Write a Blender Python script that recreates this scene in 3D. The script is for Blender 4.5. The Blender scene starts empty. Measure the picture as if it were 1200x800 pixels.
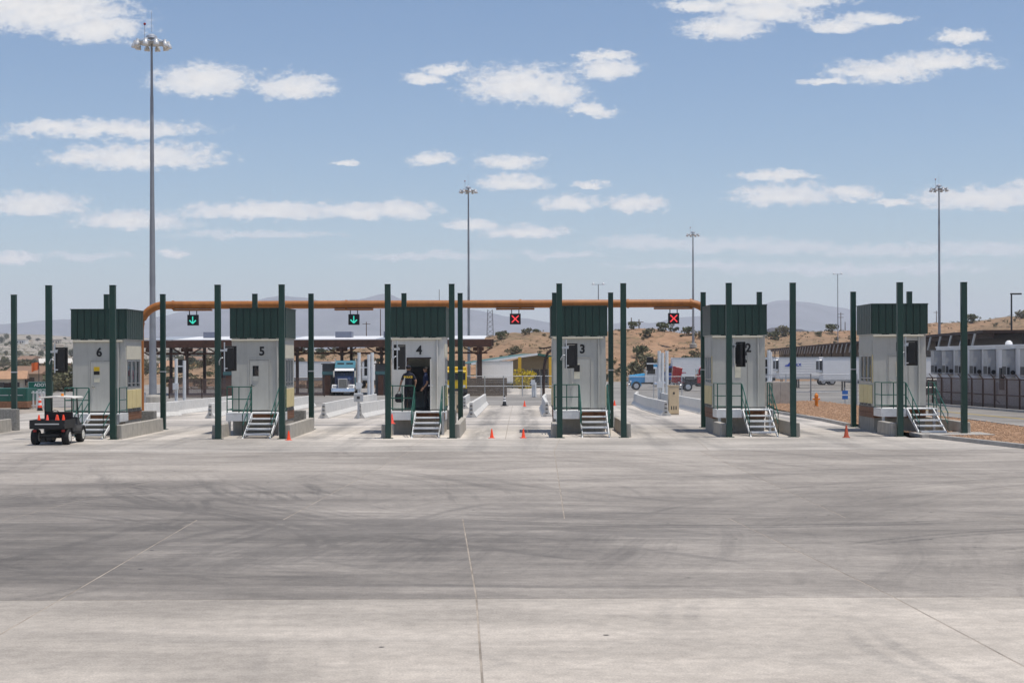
import bpy, bmesh, math, random
from mathutils import Vector, Matrix, noise as mnoise
R = math.radians
rnd = random.Random(7)
scene = bpy.context.scene
COL = scene.collection

# ------------------------------------------------------------------ camera
CZ = 3.10; FPX = 1800.0; VX, VY = 610.0, 420.0; ROLL = 0.0035
cam_d = bpy.data.cameras.new('camera'); cam = bpy.data.objects.new('camera', cam_d)
COL.objects.link(cam)
cam_d.lens = 54.0; cam_d.sensor_width = 36.0; cam_d.clip_start = 0.1; cam_d.clip_end = 60000
cam_d.shift_x = -(VX - 600) / 1200.0; cam_d.shift_y = (VY - 400) / 1200.0
cam.matrix_world = Matrix.Translation((0, 0, CZ)) @ Matrix.Rotation(R(90), 4, 'X') @ Matrix.Rotation(-ROLL, 4, 'Z')
scene.camera = cam

# ------------------------------------------------------------------ light
SUN_EL = R(75); SUN_AZ = R(112)            # azimuth clockwise from +Y; sun to the right, a little behind the camera
sdir = Vector((math.sin(SUN_AZ) * math.cos(SUN_EL), math.cos(SUN_AZ) * math.cos(SUN_EL), math.sin(SUN_EL)))
sun_d = bpy.data.lights.new('sun', 'SUN'); sun = bpy.data.objects.new('sun', sun_d); COL.objects.link(sun)
sun_d.energy = 3.9; sun_d.angle = R(0.53); sun_d.color = (1.0, 0.935, 0.84)
sun.rotation_euler = (-sdir).to_track_quat('-Z', 'Y').to_euler(); sun.location = (0, 0, 80)

world = bpy.data.worlds.new('World'); scene.world = world; world.use_nodes = True
wn = world.node_tree; wn.nodes.clear()
SKY_STRENGTH = 0.12
def wnode(t, **k):
    n = wn.nodes.new(t)
    for a, b in k.items(): setattr(n, a, b)
    return n
def wl(a, b): wn.links.new(a, b)
def wmath(op, a, b=None, c=None, clamp=False):
    n = wnode('ShaderNodeMath', operation=op, use_clamp=clamp)
    for i, q in enumerate((a, b, c)):
        if q is None: continue
        if isinstance(q, (int, float)): n.inputs[i].default_value = q
        else: wl(q, n.inputs[i])
    return n.outputs[0]
def wvec(op, a, b=None, c=None):
    n = wnode('ShaderNodeVectorMath', operation=op)
    for i, q in enumerate((a, b, c)):
        if q is None: continue
        if isinstance(q, tuple): n.inputs[i].default_value = q
        else: wl(q, n.inputs[i])
    return n
def wrange(v, a, b, c=0.0, d=1.0):
    n = wnode('ShaderNodeMapRange', interpolation_type='SMOOTHSTEP'); n.clamp = True
    wl(v, n.inputs[0])
    for i, q in enumerate((a, b, c, d)): n.inputs[1 + i].default_value = q
    return n.outputs[0]
def build_world():
    sky = wnode('ShaderNodeTexSky', sky_type='NISHITA', sun_disc=False)
    sky.sun_elevation = SUN_EL; sky.sun_rotation = SUN_AZ
    sky.altitude = 1200; sky.air_density = 1.0; sky.dust_density = 2.2; sky.ozone_density = 2.0
    tc = wnode('ShaderNodeTexCoord'); sep = wnode('ShaderNodeSeparateXYZ'); wl(tc.outputs['Generated'], sep.inputs[0])
    x, y, z = sep.outputs
    yc = wmath('MAXIMUM', y, 0.04)
    u = wmath('MULTIPLY_ADD', wmath('DIVIDE', x, yc), FPX, VX)          # direction grid: tangent of bearing
    v = wmath('MULTIPLY_ADD', wmath('DIVIDE', z, yc), -FPX, VY)         # and of elevation
    comb = wnode('ShaderNodeCombineXYZ'); wl(u, comb.inputs[0]); wl(v, comb.inputs[1])
    p0 = comb.outputs[0]
    def noise(vec, scale, detail, rough=0.6):
        n = wnode('ShaderNodeTexNoise'); n.inputs['Scale'].default_value = scale
        n.inputs['Detail'].default_value = detail; n.inputs['Roughness'].default_value = rough
        wl(vec, n.inputs['Vector']); return n
    pst = wvec('MULTIPLY', p0, (1.0, 1.7, 1.0)).outputs[0]
    w1 = noise(pst, 0.032, 5, 0.62)
    off = wvec('MULTIPLY', wvec('SUBTRACT', w1.outputs['Color'], (0.5, 0.5, 0.5)).outputs[0], (34.0, 24.0, 0.0)).outputs[0]
    p = wvec('ADD', p0, off).outputs[0]
    fine = noise(pst, 0.075, 6, 0.66).outputs['Fac']
    clouds = [  # bearing, elevation grid centre, half sizes, opacity class
        (60, 15, 98, 36), (115, 33, 58, 24), (15, 6, 60, 22), (240, 96, 62, 23), (346, 103, 46, 19), (128, 152, 112, 13), (60, 148, 45, 10),
        (165, 185, 100, 19), (98, 183, 36, 10), (40, 240, 66, 17), (152, 259, 64, 14), (310, 248, 110, 13), (420, 248, 60, 12), (470, 247, 48, 14),
        (15, 301, 30, 10), (205, 296, 20, 7), (498, 93, 24, 9), (524, 82, 26, 9), (612, 103, 68, 27), (652, 112, 38, 18), (712, 84, 38, 16),
        (712, 66, 36, 7), (693, 131, 30, 9), (508, 188, 28, 11), (597, 191, 40, 12), (604, 215, 42, 11), (553, 265, 32, 8), (616, 272, 50, 9),
        (668, 240, 38, 11), (746, 241, 38, 12), (690, 218, 22, 6), (850, 36, 52, 18), (900, 18, 62, 18), (905, 3, 90, 12), (822, 8, 46, 9),
        (985, 33, 38, 9), (1025, 25, 42, 9), (1128, 48, 32, 11), (1035, 88, 64, 16), (1098, 76, 70, 13), (965, 98, 30, 6), (918, 232, 60, 16),
        (1000, 229, 34, 10), (912, 208, 48, 8), (1048, 239, 28, 6), (1150, 237, 84, 16), (1230, 230, 60, 18), (405, 193, 18, 4)]
    low = [(760, 287, 80, 12), (850, 290, 76, 12), (930, 293, 88, 12), (1050, 296, 120, 12), (1165, 297, 90, 13), (100, 300, 60, 8), (390, 252, 80, 9),
           (590, 268, 60, 8), (170, 262, 80, 10), (1000, 318, 190, 9), (500, 300, 110, 7), (660, 300, 60, 6), (300, 275, 120, 7), (820, 312, 120, 7), (-40, 160, 60, 14), (1260, 60, 50, 14)]
    clouds = [(a, b, c * 1.12, d * 1.14) for a, b, c, d in clouds]
    def field(lst):
        acc = None
        for (cx, cy, a, b) in lst:
            q = wvec('MULTIPLY_ADD', p, (1 / a, -1 / b, 0.0), (-cx / a, cy / b, 0.0)).outputs[0]
            q = wvec('MAXIMUM', q, wvec('MULTIPLY', q, (1.0, -1.55, 1.0)).outputs[0]).outputs[0]
            L = wvec('LENGTH', q).outputs['Value']
            acc = L if acc is None else wmath('SMOOTH_MIN', acc, L, 0.25)
        return acc
    L1 = field(clouds); L2 = field(low)
    nz = wmath('MULTIPLY_ADD', fine, 1.5, -0.75)
    d1 = wrange(wmath('ADD', wmath('SUBTRACT', 1.04, L1), nz), -0.08, 0.48)
    d2 = wmath('MULTIPLY', wrange(wmath('ADD', wmath('SUBTRACT', 1.0, L2), nz), -0.15, 0.7), 0.78)
    dens = wmath('MULTIPLY', wmath('MAXIMUM', d1, d2), wrange(y, 0.05, 0.3))
    # the same fair-weather cloud goes on all round
    zc = wmath('MAXIMUM', z, 0.03)
    cp = wnode('ShaderNodeCombineXYZ'); wl(wmath('DIVIDE', x, wmath('ADD', zc, 0.12)), cp.inputs[0]); wl(wmath('DIVIDE', y, wmath('ADD', zc, 0.12)), cp.inputs[1])
    gen = noise(cp.outputs[0], 2.3, 8, 0.6).outputs['Fac']
    gd = wmath('MULTIPLY', wrange(gen, 0.56, 0.64), wrange(z, 0.02, 0.12))
    side = wmath('MAXIMUM', wrange(wmath('ABSOLUTE', wmath('SUBTRACT', u, 600.0)), 700, 900), wrange(v, -60, -200))
    side = wmath('MAXIMUM', side, wrange(y, 0.3, 0.1))
    dens = wmath('MAXIMUM', dens, wmath('MULTIPLY', gd, side), clamp=True)
    # cloud colour: sunlit white, a little greyer where thick and towards the base, paler far off
    thick = wrange(wmath('ADD', wmath('SUBTRACT', 1.0, L1), wmath('MULTIPLY', nz, 0.8)), 0.15, 0.95)
    ccol = wnode('ShaderNodeMixRGB'); wl(thick, ccol.inputs[0])
    ccol.inputs[1].default_value = (6.2, 6.45, 6.9, 1); ccol.inputs[2].default_value = (7.7, 7.55, 7.4, 1)
    bot = noise(wvec('ADD', wvec('MULTIPLY', p0, (1.0, 1.8, 1.0)).outputs[0], (31.0, 11.0, 0.0)).outputs[0], 0.06, 5).outputs['Fac']
    c2 = wnode('ShaderNodeMixRGB', blend_type='MULTIPLY'); wl(ccol.outputs[0], c2.inputs[1]); wl(wrange(bot, 0.45, 0.75, 0.0, 0.65), c2.inputs[0])
    c2.inputs[2].default_value = (0.80, 0.81, 0.84, 1)
    hs = wnode('ShaderNodeHueSaturation'); hs.inputs['Saturation'].default_value = 1.12; wl(sky.outputs[0], hs.inputs['Color'])
    mix = wnode('ShaderNodeMixRGB'); wl(wmath('MULTIPLY', dens, 0.93), mix.inputs[0]); wl(hs.outputs[0], mix.inputs[1]); wl(c2.outputs[0], mix.inputs[2])
    bg = wnode('ShaderNodeBackground'); bg.inputs['Strength'].default_value = SKY_STRENGTH; wl(mix.outputs[0], bg.inputs[0])
    out = wnode('ShaderNodeOutputWorld'); wl(bg.outputs[0], out.inputs['Surface'])
    world.cycles.sampling_method = 'MANUAL'; world.cycles.sample_map_resolution = 512
build_world()
scene.view_settings.view_transform = 'Standard'; scene.view_settings.look = 'None'
scene.view_settings.exposure = 0.0; scene.view_settings.gamma = 1.0; scene.view_settings.use_curve_mapping = False
scene.render.engine = 'CYCLES'; scene.cycles.use_denoising = True
scene.cycles.max_bounces = 5; scene.cycles.diffuse_bounces = 2; scene.cycles.transparent_max_bounces = 16
scene.cycles.volume_bounces = 2; scene.cycles.caustics_reflective = False; scene.cycles.caustics_refractive = False

# ------------------------------------------------------------------ helpers
def road_z(y):
    return 0.0 if y < 75 else -0.009 * (min(y, 175.0) - 75)
def P(px, py, Y):
    a = px - (py - 400) * ROLL; b = py + (px - 600) * ROLL
    return Vector(((a - VX) / FPX * Y, Y, CZ + (VY - b) / FPX * Y))
def GX(px, Y): return (px - VX) / FPX * Y

class MB:
    def __init__(s): s.v = []; s.f = []; s.mi = []; s.cur = 0; s.M = None
    def add(s, vs, fs):
        o = len(s.v)
        if s.M is not None: vs = [s.M @ Vector(q) for q in vs]
        s.v += [tuple(q) for q in vs]; s.f += [tuple(i + o for i in f) for f in fs]; s.mi += [s.cur] * len(fs)
        return s
    def box(s, x0, x1, y0, y1, z0, z1):
        vs = [(x0, y0, z0), (x1, y0, z0), (x1, y1, z0), (x0, y1, z0), (x0, y0, z1), (x1, y0, z1), (x1, y1, z1), (x0, y1, z1)]
        return s.add(vs, [(3, 2, 1, 0), (4, 5, 6, 7), (0, 1, 5, 4), (1, 2, 6, 5), (2, 3, 7, 6), (3, 0, 4, 7)])
    def bar(s, p0, p1, w, h=None):
        p0 = Vector(p0); p1 = Vector(p1); h = h or w; d = (p1 - p0).normalized()
        up = Vector((0, 0, 1)) if abs(d.z) < 0.95 else Vector((0, 1, 0))
        a = d.cross(up).normalized() * w / 2; b = a.cross(d).normalized() * h / 2
        vs = [p0 - a - b, p0 + a - b, p0 + a + b, p0 - a + b, p1 - a - b, p1 + a - b, p1 + a + b, p1 - a + b]
        return s.add(vs, [(3, 2, 1, 0), (4, 5, 6, 7), (0, 1, 5, 4), (1, 2, 6, 5), (2, 3, 7, 6), (3, 0, 4, 7)])
    def cyl(s, p0, p1, r0, r1=None, n=10):
        p0 = Vector(p0); p1 = Vector(p1); r1 = r0 if r1 is None else r1; d = (p1 - p0).normalized()
        up = Vector((0, 0, 1)) if abs(d.z) < 0.95 else Vector((0, 1, 0))
        a = d.cross(up).normalized(); b = a.cross(d).normalized(); vs = []
        for q, r in ((p0, r0), (p1, r1)):
            for i in range(n):
                t = 2 * math.pi * i / n; vs.append(q + a * math.cos(t) * r + b * math.sin(t) * r)
        fs = [(i, (i + 1) % n, n + (i + 1) % n, n + i) for i in range(n)] + [tuple(range(n - 1, -1, -1)), tuple(range(n, 2 * n))]
        return s.add(vs, fs)
    def tube(s, pts, r, n=8):
        pts = [Vector(q) for q in pts]; vs = []; m = len(pts)
        for k, q in enumerate(pts):
            d = (pts[min(k + 1, m - 1)] - pts[max(k - 1, 0)]).normalized()
            up = Vector((0, 0, 1)) if abs(d.z) < 0.9 else Vector((0, 1, 0))
            a = d.cross(up).normalized(); b = a.cross(d).normalized(); rr = r[k] if isinstance(r, (list, tuple)) else r
            for i in range(n):
                t = 2 * math.pi * i / n; vs.append(q + a * math.cos(t) * rr + b * math.sin(t) * rr)
        fs = [(k * n + i, k * n + (i + 1) % n, (k + 1) * n + (i + 1) % n, (k + 1) * n + i) for k in range(m - 1) for i in range(n)]
        fs += [tuple(range(n - 1, -1, -1)), tuple(range((m - 1) * n, m * n))]
        return s.add(vs, fs)
    def prism(s, poly, axis, a0, a1):
        n = len(poly)
        f = {'x': lambda p, a: (a, p[0], p[1]), 'y': lambda p, a: (p[0], a, p[1]), 'z': lambda p, a: (p[0], p[1], a)}[axis]
        vs = [f(q, a0) for q in poly] + [f(q, a1) for q in poly]
        return s.add(vs, [tuple(range(n)), tuple(range(2 * n - 1, n - 1, -1))] + [(i, i + n, (i + 1) % n + n, (i + 1) % n) for i in range(n)])
    def lathe(s, prof, n=14, c=(0, 0, 0), axis='z'):
        vs = []
        for (r, z) in prof:
            for i in range(n):
                t = 2 * math.pi * i / n; q = (math.cos(t) * r, math.sin(t) * r, z)
                if axis == 'x': q = (q[2], q[0], q[1])
                if axis == 'y': q = (q[0], q[2], q[1])
                vs.append((c[0] + q[0], c[1] + q[1], c[2] + q[2]))
        m = len(prof)
        fs = [(k * n + i, k * n + (i + 1) % n, (k + 1) * n + (i + 1) % n, (k + 1) * n + i) for k in range(m - 1) for i in range(n)]
        fs += [tuple(range(n - 1, -1, -1)), tuple(range((m - 1) * n, m * n))]
        return s.add(vs, fs)
    def ball(s, c, rx, ry=None, rz=None, n=10, m=6):
        ry = ry or rx; rz = rz or rx
        vs = [(c[0], c[1], c[2] - rz)]
        for j in range(1, m):
            t = math.pi * j / m - math.pi / 2
            for i in range(n):
                a = 2 * math.pi * i / n
                vs.append((c[0] + rx * math.cos(t) * math.cos(a), c[1] + ry * math.cos(t) * math.sin(a), c[2] + rz * math.sin(t)))
        vs.append((c[0], c[1], c[2] + rz)); fs = []
        for i in range(n): fs.append((0, 1 + (i + 1) % n, 1 + i))
        for j in range(m - 2):
            for i in range(n): fs.append((1 + j * n + i, 1 + j * n + (i + 1) % n, 1 + (j + 1) * n + (i + 1) % n, 1 + (j + 1) * n + i))
        k = len(vs) - 1
        for i in range(n): fs.append((k, 1 + (m - 2) * n + i, 1 + (m - 2) * n + (i + 1) % n))
        return s.add(vs, fs)
    def mesh(s, name, mats, smooth=False, bevel=0.0, recalc=True):
        me = bpy.data.meshes.new(name); me.from_pydata(s.v, [], s.f)
        if not isinstance(mats, (list, tuple)): mats = [mats]
        for m in mats: me.materials.append(m)
        if len(mats) > 1: me.polygons.foreach_set('material_index', s.mi)
        if recalc or bevel:
            bm = bmesh.new(); bm.from_mesh(me)
            bmesh.ops.recalc_face_normals(bm, faces=bm.faces)
            if bevel:
                es = [e for e in bm.edges if len(e.link_faces) == 2 and e.calc_face_angle(0) > 0.6]
                bmesh.ops.bevel(bm, geom=es, offset=bevel, segments=1, affect='EDGES', profile=0.7)
            bm.to_mesh(me); bm.free()
        if smooth:
            for q in me.polygons: q.use_smooth = True
            if smooth == 'auto': me.set_sharp_from_angle(angle=R(40))
        return me
    def build(s, name, mats, parent=None, smooth=False, bevel=0.0, recalc=True, loc=None, rz=0.0):
        return put(name, s.mesh(name, mats, smooth, bevel, recalc), parent, loc, rz)
def put(name, me, parent=None, loc=None, rz=0.0):
    o = bpy.data.objects.new(name, me); COL.objects.link(o)
    if parent is not None: o.parent = parent
    if loc is not None: o.location = loc
    if rz: o.rotation_euler = (0, 0, rz)
    return o
def tag(o, label=None, cat=None, group=None, kind=None):
    if label: o['label'] = label
    if cat: o['category'] = cat
    if group: o['group'] = group
    if kind: o['kind'] = kind
    return o
def empty(name, loc, rz=0.0, label=None, cat=None, group=None):
    o = bpy.data.objects.new(name, None); COL.objects.link(o); o.location = loc; o.rotation_euler = (0, 0, rz)
    o.empty_display_size = 0.2
    return tag(o, label, cat, group)
def copy_tree(o, parent=None):
    c = o.copy(); COL.objects.link(c); c.parent = parent
    for ch in list(o.children): copy_tree(ch, c)
    return c
def text_mesh(s, size, mat, name, parent, loc, rot, ext=0.004, bold=0.0, align='CENTER', sx=1.0):
    cu = bpy.data.curves.new('lettering', 'FONT'); cu.body = s; cu.size = size; cu.extrude = ext; cu.offset = bold
    cu.align_x = align; cu.align_y = 'CENTER'; cu.resolution_u = 3
    t = bpy.data.objects.new('lettering', cu); COL.objects.link(t)
    dg = bpy.context.evaluated_depsgraph_get(); me = bpy.data.meshes.new_from_object(t.evaluated_get(dg))
    bpy.data.objects.remove(t); bpy.data.curves.remove(cu)
    me.materials.clear(); me.materials.append(mat)
    o = put(name, me, parent, loc); o.rotation_euler = rot; o.scale = (sx, 1, 1); return o

# ------------------------------------------------------------------ materials
def M(name, col, rough=0.6, metal=0.0, var=0.10, vs=2.5, bump=0.0, bs=60.0, spec=0.4, streak=0.0, dirt=0.0, dirtcol=(0.2, 0.17, 0.13), alpha=None, coat=0.0):
    m = bpy.data.materials.new(name); m.use_nodes = True; nt = m.node_tree; N = nt.nodes; L = nt.links
    b = N['Principled BSDF']; b.inputs['Roughness'].default_value = rough; b.inputs['Metallic'].default_value = metal
    b.inputs['Specular IOR Level'].default_value = spec; b.inputs['Coat Weight'].default_value = coat
    tc = N.new('ShaderNodeTexCoord'); geo = N.new('ShaderNodeNewGeometry')
    n1 = N.new('ShaderNodeTexNoise'); n1.inputs['Scale'].default_value = vs; n1.inputs['Detail'].default_value = 6
    n1.inputs['Roughness'].default_value = 0.65; L.new(geo.outputs['Position'], n1.inputs['Vector'])
    mr = N.new('ShaderNodeMapRange'); mr.inputs[1].default_value = 0.3; mr.inputs[2].default_value = 0.7
    mr.inputs[3].default_value = 1 - var; mr.inputs[4].default_value = 1 + var; L.new(n1.outputs['Fac'], mr.inputs[0])
    mul = N.new('ShaderNodeVectorMath'); mul.operation = 'SCALE'; mul.inputs[0].default_value = col[:3]; L.new(mr.outputs[0], mul.inputs['Scale'])
    c = mul.outputs[0]
    if streak or dirt:
        mp = N.new('ShaderNodeVectorMath'); mp.operation = 'MULTIPLY'; mp.inputs[1].default_value = (9, 9, 0.7) if streak else (1.3, 1.3, 1.3)
        L.new(geo.outputs['Position'], mp.inputs[0])
        n2 = N.new('ShaderNodeTexNoise'); n2.inputs['Scale'].default_value = 1.0; n2.inputs['Detail'].default_value = 5; n2.inputs['Roughness'].default_value = 0.7
        L.new(mp.outputs[0], n2.inputs['Vector'])
        m2 = N.new('ShaderNodeMapRange'); m2.inputs[1].default_value = 0.48; m2.inputs[2].default_value = 0.75; m2.inputs[4].default_value = streak or dirt
        L.new(n2.outputs['Fac'], m2.inputs[0])
        mx = N.new('ShaderNodeMixRGB'); mx.inputs[2].default_value = (*dirtcol, 1); L.new(m2.outputs[0], mx.inputs[0]); L.new(c, mx.inputs[1]); c = mx.outputs[0]
    L.new(c, b.inputs['Base Color'])
    if bump:
        n3 = N.new('ShaderNodeTexNoise'); n3.inputs['Scale'].default_value = bs; n3.inputs['Detail'].default_value = 4
        L.new(geo.outputs['Position'], n3.inputs['Vector'])
        bp = N.new('ShaderNodeBump'); bp.inputs['Strength'].default_value = bump; bp.inputs['Distance'].default_value = 0.02
        L.new(n3.outputs['Fac'], bp.inputs['Height']); L.new(bp.outputs[0], b.inputs['Normal'])
    if alpha is not None: b.inputs['Alpha'].default_value = alpha
    return m
def M_emit(name, col, s):
    m = bpy.data.materials.new(name); m.use_nodes = True; b = m.node_tree.nodes['Principled BSDF']
    b.inputs['Base Color'].default_value = (*[q * 0.3 for q in col], 1); b.inputs['Emission Color'].default_value = (*col, 1); b.inputs['Emission Strength'].default_value = s
    return m
def M_glass(name, tint=(0.82, 0.86, 0.86), mixf=0.25):
    m = bpy.data.materials.new(name); m.use_nodes = True; nt = m.node_tree; N = nt.nodes; L = nt.links; N.clear()
    o = N.new('ShaderNodeOutputMaterial'); t = N.new('ShaderNodeBsdfTransparent'); t.inputs[0].default_value = (*tint, 1)
    g = N.new('ShaderNodeBsdfGlossy'); g.inputs['Roughness'].default_value = 0.03; g.inputs[0].default_value = (0.9, 0.92, 0.95, 1)
    lw = N.new('ShaderNodeLayerWeight'); fr = N.new('ShaderNodeMath'); fr.operation = 'POWER'; fr.inputs[1].default_value = 5.0; L.new(lw.outputs['Facing'], fr.inputs[0])
    ad = N.new('ShaderNodeMath'); ad.operation = 'MULTIPLY_ADD'; ad.inputs[1].default_value = 0.5; ad.inputs[2].default_value = mixf * 0.1; L.new(fr.outputs[0], ad.inputs[0])
    mx = N.new('ShaderNodeMixShader'); L.new(ad.outputs[0], mx.inputs[0]); L.new(t.outputs[0], mx.inputs[1]); L.new(g.outputs[0], mx.inputs[2]); L.new(mx.outputs[0], o.inputs[0])
    return m
def M_mesh(name, col, cover):
    """woven wire: fine diagonal wires, open between them"""
    m = bpy.data.materials.new(name); m.use_nodes = True; nt = m.node_tree; N = nt.nodes; L = nt.links
    b = N['Principled BSDF']; b.inputs['Base Color'].default_value = (*col, 1); b.inputs['Roughness'].default_value = 0.6
    geo = N.new('ShaderNodeNewGeometry'); sp = N.new('ShaderNodeSeparateXYZ'); L.new(geo.outputs['Position'], sp.inputs[0])
    def mth(op, a, bb=None):
        n = N.new('ShaderNodeMath'); n.operation = op
        for i, q in enumerate((a, bb)):
            if q is None: continue
            if isinstance(q, (int, float)): n.inputs[i].default_value = q
            else: L.new(q, n.inputs[i])
        return n.outputs[0]
    h = mth('ADD', sp.outputs[0], sp.outputs[1]); res = None
    for sg in (1, -1):
        w = mth('FRACT', mth('MULTIPLY', mth('ADD', h, mth('MULTIPLY', sp.outputs[2], sg)), 14.0))
        w = mth('LESS_THAN', w, cover)
        res = w if res is None else mth('MAXIMUM', res, w)
    t = N.new('ShaderNodeBsdfTransparent'); mx = N.new('ShaderNodeMixShader')
    L.new(res, mx.inputs[0]); L.new(t.outputs[0], mx.inputs[1]); L.new(b.outputs[0], mx.inputs[2]); L.new(mx.outputs[0], N['Material Output'].inputs[0])
    return m
ISL = [-17.17, -10.57, -3.93, 2.77, 9.39, 16.07]           # island centre lines, booths 6..1
ISL_NO = ['6', '5', '4', '3', '2', '1']
WORD = {'6': 'six', '5': 'five', '4': 'four', '3': 'three', '2': 'two', '1': 'one'}
class NT:
    """small helper to write shader maths"""
    def __init__(s, nt): s.N = nt.nodes; s.L = nt.links
    def m(s, op, a, b=None, c=None, clamp=False):
        n = s.N.new('ShaderNodeMath'); n.operation = op; n.use_clamp = clamp
        for i, q in enumerate((a, b, c)):
            if q is None: continue
            if isinstance(q, (int, float)): n.inputs[i].default_value = q
            else: s.L.new(q, n.inputs[i])
        return n.outputs[0]
    def xyz(s, x, y, z=0.0):
        n = s.N.new('ShaderNodeCombineXYZ')
        for i, q in enumerate((x, y, z)):
            if isinstance(q, (int, float)): n.inputs[i].default_value = q
            else: s.L.new(q, n.inputs[i])
        return n.outputs[0]
    def noise(s, vec, scale, detail=5, rough=0.6):
        n = s.N.new('ShaderNodeTexNoise'); n.inputs['Scale'].default_value = scale; n.inputs['Detail'].default_value = detail
        n.inputs['Roughness'].default_value = rough; s.L.new(vec, n.inputs['Vector']); return n.outputs['Fac']
    def rng(s, v, a, b, c=0.0, d=1.0, smooth=True):
        n = s.N.new('ShaderNodeMapRange'); n.interpolation_type = 'SMOOTHSTEP' if smooth else 'LINEAR'; s.L.new(v, n.inputs[0])
        for i, q in enumerate((a, b, c, d)): n.inputs[1 + i].default_value = q
        return n.outputs[0]
    def mix(s, f, a, b, mode='MIX'):
        n = s.N.new('ShaderNodeMixRGB'); n.blend_type = mode
        for i, q in enumerate((f, a, b)):
            if isinstance(q, (int, float)): n.inputs[i].default_value = q
            elif isinstance(q, tuple): n.inputs[i].default_value = (*q[:3], 1)
            else: s.L.new(q, n.inputs[i])
        return n.outputs[0]
ARCS = [(-27.0, 33.0, 1.7), (24.0, 20.0, 1.3), (5.0, 74.0, 1.6), (-9.0, 8.0, 1.1), (30.0, 55.0, 1.5)]
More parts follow.
